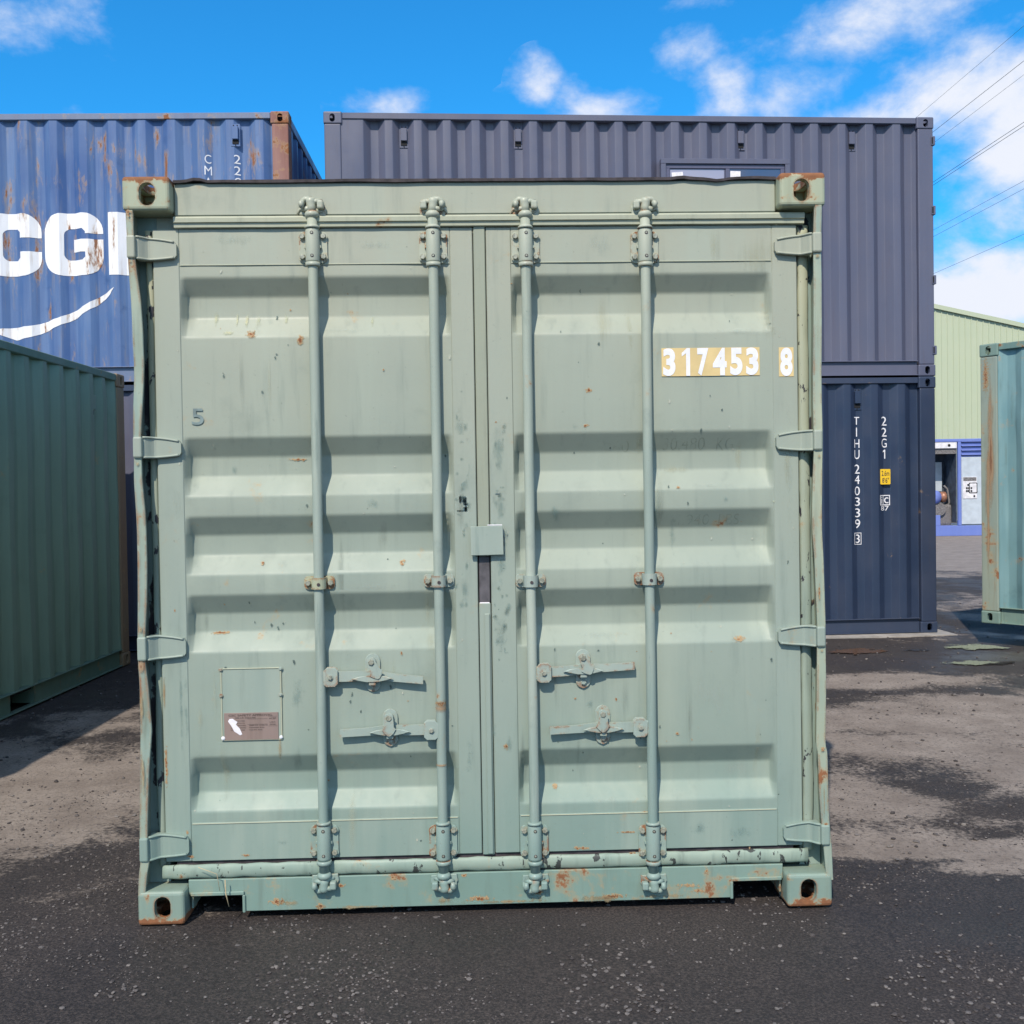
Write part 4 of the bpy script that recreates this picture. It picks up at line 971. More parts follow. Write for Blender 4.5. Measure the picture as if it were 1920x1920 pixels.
for tab, sgn in ((LP_, -1), (RP_, 1)):
    mb = MB(); mb.mat('flange'); rows = []
    py = tab[0][0]
    while py <= tab[-1][0]+.1:
        xa, xb = interp(tab, py)
        ua, za = FP(xa, py, .003); ub, zb = FP(xb, py, .003)
        if sgn < 0: out, inn = ua, ub
        else: out, inn = ub, ua
        bulge = .004*noise.noise(Vector((py*.012, sgn*3, 1)))
        y0 = .004+bulge
        wn_ = (out-sgn*-.0)
        rows.append([mb.bm.verts.new(p) for p in ((out-sgn*.003, y0+.17, za), (out, y0+.004, za), (out-sgn*.003, y0, za), (inn+sgn*.003, y0+.001, za), (inn, y0+.004, za), (inn+sgn*.001, y0+.010, za), (out-sgn*.010, y0+.012, za), (out-sgn*.010, y0+.17, za))])
        py += 9 if py+9 <= tab[-1][0] or py >= tab[-1][0] else tab[-1][0]-py
    for a, b in zip(rows, rows[1:]):
        for k in range(7): mb._f((a[k], a[k+1], b[k+1], b[k]), k in (1, 3))
    mb._f(rows[0]); mb._f(rows[-1][::-1])
    for (px_, py_, rx, ry, k_) in (((245, 490, 7, 6, 'rust_run'), (257, 870, 7, 9, 'rust_run'), (265, 1250, 7, 14, 'orange_run'), (266, 1330, 6, 60, 'rust_run'), (269, 1450, 5, 70, 'rust_run'), (241, 400, 6, 16, 'rust_spot'), (264, 1180, 6, 10, 'rust_run'), (262, 1050, 4, 90, 'bleach'), (250, 620, 4, 90, 'bleach')) if sgn < 0 else
            ((1533, 480, 7, 6, 'rust_run'), (1535, 855, 7, 7, 'rust_run'), (1541, 1220, 7, 6, 'rust_run'), (1542, 1405, 8, 8, 'rust_spot'), (1548, 1545, 7, 6, 'rust_spot'), (1533, 620, 5, 60, 'bleach'), (1545, 1500, 4, 60, 'rust_run'), (1536, 1110, 4, 30, 'rust_spot'))):
        u_, z_ = FP(px_, py_, .003); yy_ = .0005+.004*noise.noise(Vector((py_*.012, sgn*3, 1))); mb.mat(k_); decal_quad(mb, u_, z_, rx/537, ry/537, lambda a, b: yy_, 2, .0012)
    PO = mb.build('corner_post', FRONT)
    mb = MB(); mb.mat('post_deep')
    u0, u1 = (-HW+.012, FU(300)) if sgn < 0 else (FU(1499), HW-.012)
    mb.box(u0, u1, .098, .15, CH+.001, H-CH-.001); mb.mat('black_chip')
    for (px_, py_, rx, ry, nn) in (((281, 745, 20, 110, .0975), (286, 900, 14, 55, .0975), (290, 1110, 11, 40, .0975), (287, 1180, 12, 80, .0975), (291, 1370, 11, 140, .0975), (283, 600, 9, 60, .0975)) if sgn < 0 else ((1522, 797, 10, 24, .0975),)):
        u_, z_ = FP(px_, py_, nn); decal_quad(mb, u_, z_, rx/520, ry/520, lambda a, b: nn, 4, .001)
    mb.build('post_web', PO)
    for r_ in ((1,) if sgn else ()):
        mb = MB(); mb.mat('sage_frame'); mb.box(min(sgn*HW, sgn*(HW-.09)), max(sgn*HW, sgn*(HW-.09)), L20-.10, L20-.004, CH+.001, H-CH-.001, .01); mb.build('corner_post', FRONT)
# --- doors
prs = [(500, 0), (520, 0), (558, 1), (597, 1), (632, 0), (820, 0), (857, 1), (893, 1), (930, 0), (968, 0), (1003, 1), (1040, 1), (1077, 0), (1115, 0), (1149, 1), (1184, 1), (1222, 0), (1418, 0), (1448, 1), (1483, 1), (1520, 0), (1539, 0)]
PN0, PDEEP = .0605, .045
PZ = [(FZ(p, 460, PN0+PDEEP*d), PN0+PDEEP*d) for p, d in prs]
def panel_n(z_):
    if z_ >= PZ[0][0]: return PZ[0][1]
    for a, b in zip(PZ, PZ[1:]):
        if b[0] <= z_ <= a[0]: return a[1]+(b[1]-a[1])*(a[0]-z_)/(a[0]-b[0])
    return PZ[-1][1]
def soft_n(z_, r=.007): return (panel_n(z_-r)+2*panel_n(z_-r*.5)+2*panel_n(z_)+2*panel_n(z_+r*.5)+panel_n(z_+r))/8
doors = []
def add_rod(door, px, side):
    cx = FU(px, 1000, .034); yr = .036; R_ = .0175
    zt = FZ(398, px, .03); zb = FZ(1640, px, .03)
    rx_ = lambda z_: cx
    mb = MB(); mb.mat('sage_rod')
    pts = [(cx+.0012*noise.noise(Vector((cx*5, 0, k*.6))), yr+.0012*noise.noise(Vector((cx*5, 9, k*.6))), zb+(zt-zb)*k/14) for k in range(15)]
    mb.tube(pts, R_, 18)
    if 800 < px < 850:
        for (pa, hh, k_) in ((1326, .026, 'orange_run'), (1318, .016, 'rust_spot'), (1434, .007, 'orange_run')):
            zc_ = FZ(pa, px, .03); mb.mat(k_); pr = None
            for j in range(13):
                a = math.pi*j/12; q = (cx+(R_+.0018)*math.cos(a), yr-(R_+.0018)*math.sin(a)); cu_ = [(mb.bm.verts.new((q[0], q[1], zc_+hh*w_)), -1+2*j/12, w_) for w_ in (-1, 0, 1)]
                if pr:
                    for m_ in (0, 1):
                        ar = (pr[m_], pr[m_+1], cu_[m_+1], cu_[m_]); f_ = mb._f([t_[0] for t_ in ar], True)
                        if f_:
                            for lp, t_ in zip(f_.loops, ar): lp[mb.uv].uv = (t_[1]*.5, t_[2]*.9)
                pr = cu_
    RO = mb.build('locking_rod', door)
    # top and bottom guides with sleeve, collars and four bolts
    for (pa, pb, top) in ((433, 495, 1), (1546, 1611, 0)):
        za, zb2 = FZ(pa, px, .05), FZ(pb, px, .05)
        mb = MB(); mb.mat('sage_hard'); w_ = .049
        mb.rrect(cx-w_, cx+w_, zb2+.004, za-.002, .017, .0505, .0575, .0018)
        mb.lathe((cx, yr+.002, zb2+.002), (cx, yr+.002, za+.004), [(0, .0235), (.06, .0245), (.94, .0245), (1, .0225)], 22)
        mb.box(cx-.0245, cx+.0245, yr+.002, .0508, zb2+.006, za, .001)
        for sx_ in (-1, 1):
            for q in (za-.020, zb2+.024): mb.bolt(cx+sx_*.0365, .0504, q, .0105, .013)
            mb.box(cx+sx_*.0262-.003, cx+sx_*.0262+.003, .038, .0508, (za+zb2)/2-.005, (za+zb2)/2+.005, .001)
        for q in (za-.014, zb2+.022):
            mb.mat('lip'); mb.lathe((cx+.001, yr-.0215, q), (cx+.001, yr-.0232, q), [(0, .006), (1, .006)], 10); mb.mat('bolt'); mb.lathe((cx+.001, yr-.0232, q), (cx+.001, yr-.0242, q), [(0, .0038), (1, .003)], 8); mb.mat('sage_hard')
        if top:
            mb.lathe((cx, yr, za+.0045), (cx, yr, za+.0165), [(0, .0265), (.5, .0265), (1, .020)], 20)
            mb.lathe((cx, yr, zb2-.012), (cx, yr, zb2+.0015), [(0, .0235), (.2, .0255), (1, .0255)], 20)
        else:
            mb.lathe((cx, yr, zb2-.014), (cx, yr, zb2+.001), [(0, .0235), (.2, .0265), (1, .0265)], 20)
            mb.lathe((cx, yr, za+.0045), (cx, yr, za+.014), [(0, .0255), (.8, .0255), (1, .022)], 20)
        mb.build('rod_guide', door)
    # middle bracket
    zm = FZ(1093 if px < 700 else 1089 if px < 1150 else 1085, px, .05)
    rusty = px < 650
    mb = MB(); mb.mat('sage_cast' if rusty else 'sage_hard'); mb.rrect(cx-.053, cx+.053, zm-.022, zm+.024, .012, .0515, .0585, .0015)
    arc = [(cx+.0215*math.cos(a), yr+.0-.0215*math.sin(a)) for a in [math.pi*k/10 for k in range(11)]]
    out = [(cx+.027, .051)]+[(cx+.0255*math.cos(math.pi*k/10), yr-.0255*math.sin(math.pi*k/10)) for k in range(11)]+[(cx-.027, .051)]
    inn = [(cx-.0215, .051)]+[(cx-.0195*math.cos(math.pi*k/10), yr-.0195*math.sin(math.pi*k/10)) for k in range(11)]+[(cx+.0215, .051)]
    mb.prism(out+inn, zm-.020, zm+.020, 'xy')
    for sx_ in (-1, 1): mb.bolt(cx+sx_*.039, .0514, zm, .0105, .013)
    mb.mat('lip'); mb.lathe((cx+.002, yr-.0256, zm-.003), (cx+.002, yr-.0268, zm-.003), [(0, .006), (1, .006)], 10)
    mb.build('rod_bracket', door)
    # cam ends and their keepers
    for (pc, up) in ((383, 1), (1662, 0)):
        zc_ = FZ(pc, px, .02); s_ = 1 if up else -1; m_ = side
        mb = MB(); mb.mat('sage_hard')
        z0 = zc_-s_*.032
        mb.lathe((cx, yr, z0-s_*.012), (cx, yr, z0+s_*.014), [(0, .018), (.25, .024), (.5, .0255), (.75, .023), (1, .016)], 18)
        mb.lathe((cx, yr, z0+s_*.008), (cx+m_*.004, yr, zc_+s_*.026), [(0, .0185), (.4, .0165), (.7, .018), (.9, .019), (1, .012)], 14)
        def lobe(a0, a1, b0, b1, c0, c1, bev=.005): mb.box(cx+min(a0*m_, a1*m_), cx+max(a0*m_, a1*m_), b0, b1, zc_+min(s_*c0, s_*c1), zc_+max(s_*c0, s_*c1), bev, 2)
        mb.tube([(cx, yr-.004, zc_+s_*.02), (cx+m_*.022, yr-.004, zc_+s_*.021), (cx+m_*.037, yr+.002, zc_+s_*.010), (cx+m_*.041, yr+.012, zc_-s_*.004)], [.010, .010, .0095, .006], 10)
        mb.tube([(cx, yr-.003, zc_-s_*.008), (cx+m_*.020, yr-.004, zc_-s_*.013), (cx+m_*.036, yr+.002, zc_-s_*.012)], [.010, .0095, .006], 10)
        mb.tube([(cx, yr-.002, zc_+s_*.012), (cx-m_*.018, yr-.002, zc_+s_*.014), (cx-m_*.036, yr+.006, zc_+s_*.018)], [.011, .009, .006], 10)
        mb.tube([(cx, yr, zc_-s_*.014), (cx-m_*.018, yr+.004, zc_-s_*.018), (cx-m_*.034, yr+.010, zc_-s_*.020)], [.010, .008, .006], 10)
        mb.build('cam', RO)
        yb = .052
        mb = MB(); mb.mat('sage_hard')
        mb.prism([(cx-.044, zc_-s_*.030), (cx+.046, zc_-s_*.034), (cx+.050, zc_-s_*.010), (cx+.036, zc_+s_*.016), (cx-.034, zc_+s_*.020), (cx-.046, zc_-s_*.004)], yb-.009, yb+.001, 'xz', .002)
        lobe(-.020, -.042, yb-.036, yb-.008, .014, -.014)
        mb.tube([(cx+m_*.030, yb-.012, zc_+s_*.012), (cx+m_*.034, yb-.036, zc_+s_*.002), (cx+m_*.032, yb-.030, zc_-s_*.012)], [.010, .010, .007], 10)
        if up: mb.tube([(cx+m_*.02, yb-.006, zc_-.02), (cx+m_*.042, yb-.010, zc_-.010), (cx+m_*.054, yb-.006, zc_-.030)], [.006, .006, .003], 8)
        mb.build('cam_keeper', FRONT)
    return RO
def add_handle(door, rod_px, hub_px, hub_py, end_px, end_py, cat_px, cat_t, cat_b, droop):
    yh = .028
    hx, hz = FP(hub_px, hub_py, yh); ex, ez = FP(end_px, end_py, yh); d = 1 if ex > hx else -1
    mb = MB(); mb.mat('sage_hard')
    mb.prism([(hx+d*-.024, hz-.026), (hx+d*-.014, hz-.034), (hx+d*.016, hz-.034), (hx+d*.026, hz-.024), (hx+d*.026, hz+.024), (hx+d*.016, hz+.034), (hx+d*-.012, hz+.034), (hx+d*-.026, hz+.020)], yh-.006, yh, 'xz', .0015)
    mb.prism([(hx+d*-.024, hz-.026), (hx+d*-.014, hz-.034), (hx+d*.016, hz-.034), (hx+d*.026, hz-.024), (hx+d*.026, hz+.024), (hx+d*.016, hz+.034), (hx+d*-.012, hz+.034), (hx+d*-.026, hz+.020)], yh+.012, yh+.017, 'xz', .0015)
    mb.box(min(hx-d*.03, hx-d*.018), max(hx-d*.03, hx-d*.018), yh-.003, yh+.018, hz-.024, hz+.024, .003)
    mb.bolt(hx, yh-.0055, hz, .009, .008, 'bolt'); mb.build('handle_hub', door)
    mb = MB(); mb.mat('sage_hard')
    L_ = abs(ex-hx); N = 12; rows = []
    for k in range(N+1):
        t = k/N; u_ = hx+d*(.004+(L_-.004)*t); hh = .0175-.0045*min(1, max(0, (t-.45)*4))
        zc_ = hz+(ez-hz)*(0 if t < .45 else (t-.45)/.55)*1.0 if droop else hz+(ez-hz)*t
        yy = yh+.006+.016*math.exp(-((t-.5)/.16)**2)*.6-(.004*t)
        rows.append([mb.bm.verts.new(p) for p in ((u_, yy, zc_-hh), (u_, yy, zc_+hh), (u_, yy+.014, zc_+hh), (u_, yy+.014, zc_-hh))])
    for a, b in zip(rows, rows[1:]):
        for k in range(4): mb._f((a[k], a[(k+1) % 4], b[(k+1) % 4], b[k]))
    mb._f(rows[0]); mb._f(rows[-1][::-1]); mb.recalc = True; mb.build('handle', door)
    # catch: base plate, saddle the bar rests on, swinging hasp and bolts
    cx, zt = FP(cat_px, cat_t, .045); _, zb = FP(cat_px, cat_b, .045)
    yb = PN0-.001
    mb = MB(); mb.mat('sage_hard'); mb.rrect(cx-.026, cx+.026, zb, zt, .0255, yb-.008, yb, .002)
    mb.bolt(cx+.001, yb-.0078, zb+.023, .0105, .010, 'sage_hard')
    mb.bolt(cx-.002, yh-.004, zt-.026, .011, .012)
    mb.cyl((cx, yb-.004, zt-.026), (cx, yh+.010, zt-.026), .012, 12)
    zbar = hz+(ez-hz)*.35
    pts = [(-.072, .000), (-.05, .008), (-.02, .011), (.02, .011), (.05, .008), (.072, .000), (.05, -.007), (.02, -.010), (-.02, -.010), (-.05, -.007)]
    mb.prism([(cx+a, zbar-.002+b) for a, b in pts], yh-.006, yh+.004, 'xz', .003)
    mb.box(cx-.012, cx+.012, yh-.002, yb-.006, zbar-.026, zbar-.012, .002)
    mb.build('handle_catch', door)
    mb = MB(); mb.mat('sage_hard'); sw = .42 if hub_py < 1300 else .0
    out = [(-.014, .012), (0, .017), (.014, .012), (.016, -.010), (.016, -.032), (.024, -.040), (.016, -.054), (.004, -.064), (-.004, -.064), (-.016, -.054), (-.026, -.042), (-.016, -.032), (-.016, -.010)]
    c, s_ = math.cos(sw), math.sin(sw)
    mb.prism([(cx-.002+a*c-b*s_, zt-.026+a*s_+b*c) for a, b in out], yh-.012 if sw == 0 else yh-.010, yh-.0075 if sw == 0 else yh-.0065, 'xz', .001)
    mb.build('hasp', door)
def hinge(door, kx0, kx1, ex, pt, pb, sgn):
    zt = FZ(pt, (kx0+kx1)/2, .01); zb = FZ(pb, (kx0+kx1)/2, .01); u0 = FU((kx0+kx1)/2, (pt+pb)/2, .0); u1 = FU(ex, (pt+pb)/2, .04); d = -sgn
    mb = MB(); mb.mat('sage_frame')
    hw = abs(FU(kx1, 1000, 0)-FU(kx0, 1000, 0))/2
    mb.box(u0-hw, u0+hw, -.004, .026, zb+.004, zt-.004, .006, 2)
    N = 16; rows = []; L_ = abs(u1-u0); edge = ([], [])
    for k in range(N+1):
        t = k/N; u_ = u0+d*(hw*.9+(L_-hw*.9)*t)
        tn = min(1, t/.30); tn = tn*tn*(3-2*tn); yy = .012+.030*tn
        sh = .010*t*t; tip = .0 if t < .93 else .008*((t-.93)/.07)**2*1.2
        a, b = zt-.003-sh*1.5-tip, zb+.003+sh*.9+tip
        rows.append([mb.bm.verts.new(p) for p in ((u_, yy, b), (u_, yy, a), (u_, .0585, a), (u_, .0585, b))])
        edge[0].append((u_, yy-.0005, a-.003)); edge[1].append((u_, yy-.0005, b+.003))
    for a, b in zip(rows, rows[1:]):
        for k in range(4): mb._f((a[k], a[(k+1) % 4], b[(k+1) % 4], b[k]))
    mb._f(rows[0]); mb._f(rows[-1][::-1]); mb.recalc = True
    mb.tube(edge[0][:-1], .0042, 8); mb.tube(edge[1][:-1], .0042, 8)
    return mb.build('hinge', door)

def make_door(ua, ub, pa, pb, rods, decals, side):
    z0, z1 = zDoorB, zDoorT; pz1, pz0 = PZ[0][0], PZ[-1][0]
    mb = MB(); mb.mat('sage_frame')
    mb.box(ua, pa, DF, DF+.045, z0, z1, .003); mb.box(pb, ub, DF, DF+.045, z0, z1, .003)
    mb.box(pa+.0002, pb-.0002, DF+.0004, DF+.045, pz1+.002, z1, .0015); mb.box(pa+.0002, pb-.0002, DF+.0004, DF+.045, z0, pz0-.002, .0015)
    D = mb.build('door', FRONT)
    # pressed panel
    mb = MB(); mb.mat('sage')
    zs_ = [pz1+.0018]
    for z_, _ in PZ[1:-1]: zs_ += [z_+.008, z_+.004, z_, z_-.004, z_-.008]
    zs_ += [pz0-.0018]; zs_ = sorted(set(zs_), reverse=True)
    extra = []
    for a, b in zip(zs_, zs_[1:]):
        if a-b > .06: extra += [a+(b-a)*k/3 for k in (1, 2)]
    zs_ = sorted(zs_+extra, reverse=True)
    us = [pa, pa+.006, pa+.014, pa+.020]+[pa+.02+(pb-pa-.04)*k/26 for k in range(1, 26)]+[pb-.020, pb-.014, pb-.006, pb]
    rows = []
    for z_ in zs_:
        r_ = []
        for u_ in us:
            e_ = min(u_-pa, pb-u_); k = min(1, max(0, (e_-.001)/.018)); k = k*k*(3-2*k)
            n0 = soft_n(z_); nn = PN0+(n0-PN0)*k
            w_ = (.0030*noise.noise(Vector((u_*3, z_*2.5, side*4)))+.0006*noise.noise(Vector((u_*12, z_*9, 2))))*min(1, e_*20)
            r_.append(mb.bm.verts.new((u_, nn+w_, z_)))
        rows.append(r_)
    for a, b in zip(rows, rows[1:]):
        for i in range(len(us)-1): mb._f((a[i], a[i+1], b[i+1], b[i]), True)
    mb.recalc = False
    def surf(q, z_):
        if q < pa or q > pb or z_ > pz1 or z_ < pz0: return DF
        e_ = min(q-pa, pb-q); k = min(1, max(0, (e_-.001)/.018)); k = k*k*(3-2*k)
        return PN0+(soft_n(z_)-PN0)*k-.0016
    for (px, py, rx, ry, k) in decals:
        nn = surf(*FP(px, py, .065)); u_, z_ = FP(px, py, nn); mb.mat(k); decal_quad(mb, u_, z_, rx/537, ry/537, surf, max(4, int(ry/6)), .0012)
    PAN = mb.build('door_panel', D)
    # weld lines framing the panel
    mb = MB(); mb.mat('gasket_top')
    mb.box(pa+.004, pb-.004, DF-.0016, DF+.001, pz1+.004, pz1+.0075, .0008); mb.build('weld_bead', D)
    mb = MB(); mb.mat('gasket_top'); mb.box(pa+.004, pb-.004, DF-.0022, DF+.001, pz0-.008, pz0-.0045, .0008); mb.build('weld_bead', D)
    for px in rods: add_rod(D, px, side if rods.index(px) == 0 else -side)
    return D, surf
dl = [(405, 600, 9, 30, 'cream'), (445, 600, 4, 28, 'cream'), (463, 602, 6, 26, 'cream'), (485, 602, 10, 26, 'cream'), (536, 600, 6, 22, 'cream'), (698, 600, 8, 22, 'cream'), (471, 627, 17, 13, 'rust_spot'), (563, 638, 12, 15, 'rust_spot'), (430, 624, 25, 7, 'cream'),
      (754, 1054, 9, 12, 'rust_spot'), (493, 1056, 6, 7, 'rust_spot'), (560, 862, 32, 5, 'rust_spot'), (415, 1186, 36, 6, 'rust_spot'), (803, 1130, 14, 90, 'bleach'), (810, 1200, 16, 30, 'bleach'), (573, 950, 12, 18, 'scuff'), (440, 882, 9, 14, 'scuff'),
      (870, 900, 22, 60, 'scuff'), (868, 980, 20, 50, 'scuff'), (865, 800, 20, 50, 'scuff'), (870, 1110, 18, 60, 'scuff'), (560, 1300, 22, 60, 'scuff'), (700, 945, 30, 18, 'scuff'), (308, 1300, 5, 50, 'rust_run'), (312, 1430, 5, 80, 'rust_spot'), (350, 1350, 7, 120, 'scuff'),
      (420, 1430, 14, 90, 'bleach'), (525, 1400, 8, 40, 'rust_run'), (340, 1330, 5, 150, 'scuff'), (358, 1606, 10, 5, 'rust_spot'), (462, 1604, 14, 5, 'rust_spot'), (330, 950, 18, 60, 'scuff_lt'), (440, 450, 70, 18, 'scuff_lt'), (700, 460, 60, 16, 'scuff_lt'), (640, 620, 90, 10, 'scuff_lt'),
      (530, 1580, 22, 12, 'scuff'), (460, 1300, 80, 40, 'scuff_lt'), (880, 1420, 12, 60, 'scuff'), (700, 1100, 100, 12, 'scuff_lt'), (822, 1330, 6, 4, 'rust_spot')]
_sr = random.Random(21)
dl += [(867+_sr.uniform(-14, 14), _sr.gauss(930, 80), _sr.uniform(4, 11), _sr.uniform(5, 16), 'smear') for _ in range(26)]
dr_ = [(1385, 1198, 22, 9, 'rust_spot'), (1131, 607, 28, 70, 'bleach'), (1105, 732, 12, 8, 'rust_spot'), (1098, 798, 10, 5, 'rust_spot'), (1272, 914, 8, 6, 'rust_spot'), (1040, 1473, 8, 10, 'rust_spot'), (1040, 965, 24, 28, 'scuff'), (1080, 800, 18, 14, 'scuff'),
       (935, 850, 20, 80, 'scuff'), (940, 950, 18, 60, 'scuff'), (940, 1060, 18, 60, 'scuff'), (938, 1190, 17, 60, 'scuff'), (925, 1370, 8, 40, 'scuff'), (955, 1390, 12, 40, 'scuff'), (950, 1400, 10, 10, 'rust_spot'), (943, 1180, 20, 40, 'scuff'), (1230, 960, 12, 60, 'scuff'), (1361, 935, 12, 12, 'scuff'),
       (1260, 995, 10, 60, 'scuff'), (1440, 600, 30, 60, 'bleach'), (1340, 460, 16, 50, 'bleach'), (1415, 480, 60, 50, 'bleach'), (1270, 1375, 6, 6, 'rust_spot'), (1310, 1555, 30, 22, 'scuff'), (1385, 1560, 30, 24, 'scuff'), (1090, 1590, 30, 6, 'rust_spot'), (1175, 1560, 30, 3, 'rust_spot'),
       (1430, 1600, 20, 8, 'rust_spot'), (1360, 1602, 30, 5, 'rust_spot'), (1380, 620, 90, 10, 'scuff_lt'), (1330, 910, 90, 12, 'scuff_lt'), (1120, 1190, 90, 12, 'scuff_lt'), (1340, 1300, 80, 70, 'scuff_lt'), (1130, 1500, 80, 12, 'scuff_lt'), (1480, 900, 14, 200, 'scuff_lt'), (1120, 460, 50, 30, 'scuff_lt'),
       (1075, 420+52, 5, 6, 'scuff_lt'), (1375, 1440, 60, 30, 'scuff_lt'), (1105, 1320, 18, 12, 'scuff'), (1270, 880, 60, 10, 'bleach'), (1450, 940, 5, 5, 'cream')]
dr_ += [(941+_sr.uniform(-15, 15), _sr.uniform(790, 1240), _sr.uniform(4, 11), _sr.uniform(5, 18), 'smear') for _ in range(38)]+[(1185, 1600, 20, 5, 'rust_spot'), (1480, 1600, 16, 8, 'rust_spot')]
for _l, _a, _b in ((dl, 305, 885), (dr_, 930, 1490)):
    for _ in range(85):
        _r = _sr.random(); _w = _sr.uniform(1.5, 4.5)
        _l.append((_sr.uniform(_a, _b), _sr.uniform(440, 1600), _w, _w*_sr.uniform(.5, 2.4), 'rust_spot' if _r < .22 else 'scuff_chip' if _r < .62 else 'pale_chip'))
    for _ in range(12): _l.append((_sr.uniform(_a, _b), _sr.uniform(480, 1560), _sr.uniform(6, 14), _sr.uniform(30, 110), 'bleach' if _sr.random() < .4 else 'grime_run'))
uLd0, uLd1 = FU(298), FU(894.6); uRd0, uRd1 = FU(919.5), FU(1499)
DL, sL = make_door(uLd0, uLd1, FU(347.5), FU(852), (596, 821), dl, -1)
DR, sR = make_door(uRd0, uRd1, FU(966), FU(1452), (994, 1217), dr_, -1)
for (a, b, c, t, d) in ((237, 253, 330, 440, 487), (249, 266, 339, 817, 861), (257, 274, 348, 1192, 1241), (261, 277.5, 354, 1568, 1617)): hinge(DL, a, b, c, t, d, -1)
for (a, b, c, t, d) in ((1524, 1541, 1453, 434, 476), (1526, 1542, 1456, 804, 846), (1532, 1548, 1460, 1172, 1214), (1540, 1556.5, 1470, 1543, 1585)): hinge(DR, a, b, c, t, d, 1)
add_handle(DL, 596, 619.5, 1270, 793, 1276, 698, 1226, 1298, True)
add_handle(DL, 821, 809, 1369, 637, 1376, 731, 1330, 1400, True)
add_handle(DR, 994, 1020, 1262, 1190, 1249, 1093, 1218, 1291, False)
add_handle(DR, 1217, 1201, 1364, 1031, 1371, 1130, 1323, 1396, True)
# rust ring on the second rod
# vertical side gaskets
for (px, mt) in ((291.5, 'gasket_side'), (1509, 'gasket_side')):
    mb = MB(); mb.mat(mt); pts = []; rd = []
    left = px < 500
    for i in range(80):
        z_ = zDoorB-.02+(zDoorT+.02-zDoorB)*i/79
        pts.append((FU(px, 1000, .075)+.0035*noise.noise(Vector((z_*3.2, px, 1))), (.078 if left else .074)+.003*noise.noise(Vector((z_*5, px, 7))), z_)); rd.append((.0125 if left else .0195)*(1+.12*noise.noise(Vector((z_*15, px, 4)))))
    mb.tube(pts, rd, 12); yc_ = .078 if left else .072
    for v in mb.bm.verts: v.co.y = yc_+(v.co.y-yc_)*.55
    mb.build('side_gasket', DL if left else DR)
# centre strip, keeper plate and the bare rubber below it
mb = MB(); mb.mat('strip'); ca, cb = FU(896.2), FU(918)
zp1 = FZ(1043, 907, .05); zp0 = FZ(1131, 907, .05)
mb.box(ca, cb, DF-.003, DF+.03, zp1, zDoorT+.030, .003); mb.mat('sage_frame').box(ca, cb, DF-.003, DF+.03, zDoorB-.004, zp0, .003)
mb.box(ca+.018, cb-.004, DF-.010, DF-.0031, zDoorB, FZ(1150, 907), .003)
mb.mat('rubber').box(ca+.001, cb-.001, DF+.004, DF+.03, zp0+.0005, zp1-.0005, .003)
mb.mat('paper').box(ca+.002, cb-.004, DF-.001, DF+.006, zp0-.006, zp0+.002, .001)
mb.build('centre_strip', DL)
a, b = FU(882.5, 1012, .04), FU(943.5, 1012, .04); z1 = FZ(986.5, 913, .04); z0 = FZ(1041, 913, .04)
mb = MB(); mb.mat('sage_rod').box(a, b, DF-.022, DF-.012, z0, z1, .0015, rot=('Y', -.012)); mb.mat('sage_hard').box(a+.02, b-.02, DF-.012, DF-.002, z0+.01, z1-.01)
mb.mat('paper').box((a+b)/2+.002, b-.003, DF-.020, DF-.013, z1+.0012, z1+.005, .001); mb.build('cover_plate', DL)
# number stickers
mb = MB(); mb.mat('sand')
u0, z0 = FP(1240.5, 706, PN0); u1, z1 = FP(1423.5, 651, PN0); fR = lambda q, z_: PN0-.0022
poly(mb, [(u0, z0), (u1, z0), (u1, z1), (u0, z1)], fR, (), .001)
mb.mat('white'); xs_ = [(1243, 1266), (1278, 1293.5), (1307, 1328), (1336, 1362), (1368.5, 1391.5), (1398.5, 1421.5)]
for ch, (p, q) in zip('317453', xs_):
    if ch == '1':
        a = FU(p, 680, PN0); b = FU(q, 680, PN0); w_ = b-a
        poly(mb, [(b-.48*w_, z0+.001), (b, z0+.001), (b, z1-.001), (b-.38*w_, z1-.001), (a, z1-.018), (a, z1-.030), (b-.48*w_, z1-.019)], fR, (), .002)
    else: text(mb, ch, FU(p, 680, PN0), FU(q, 680, PN0), z0+.0012, z1-.0012, fR, (), (), .002, .045)
mb.build('number_sticker', DR)
mb = MB(); mb.mat('sand'); u0, z0 = FP(1460.5, 706, DF); u1, z1 = FP(1487.5, 651, DF); fR2 = lambda q, z_: DF-.0006
poly(mb, [(u0, z0), (u1, z0), (u1, z1), (u0, z1)], fR2, (), .001); mb.mat('white'); text(mb, '8', FU(1462.5, 680, DF), FU(1485.5, 680, DF), z0+.0012, z1-.0012, fR2, (), (), .002, .045); mb.build('number_sticker', DR)
mb = MB(); mb.mat('grey5'); u0, z0 = FP(360, 797, PN0); u1, z1 = FP(382, 766, PN0); text(mb, '5', u0, u1, z0, z1, lambda q, z_: PN0-.0022, (), (), .001, .008); mb.build('stencil_number', DL)
# overpainted weights, barely readable
mb = MB(); zbk = [z_ for z_, _ in PZ]
for (t, p0, p1, q0, q1, k) in (('30.480', 1244, 1322, 820, 844, 'ghost2'), ('KG', 1345, 1376, 820, 844, 'ghost2'), ('4.940', 1264, 1330, 964, 985, 'ghost2'), ('LBS', 1348, 1386, 963, 984, 'ghost2'), ('60', 1150, 1180, 826, 848, 'ghost2')):
    mb.mat(k); nn = .08; u0, z0 = FP(p0, q1, nn); u1, z1 = FP(p1, q0, nn)
    text(mb, t, u0, u1, z0, z1, sR, (), zbk+[z0+(z1-z0)*j/6 for j in range(1, 6)], .0008, -.012)
mb.build('overpainted_lettering', DR)
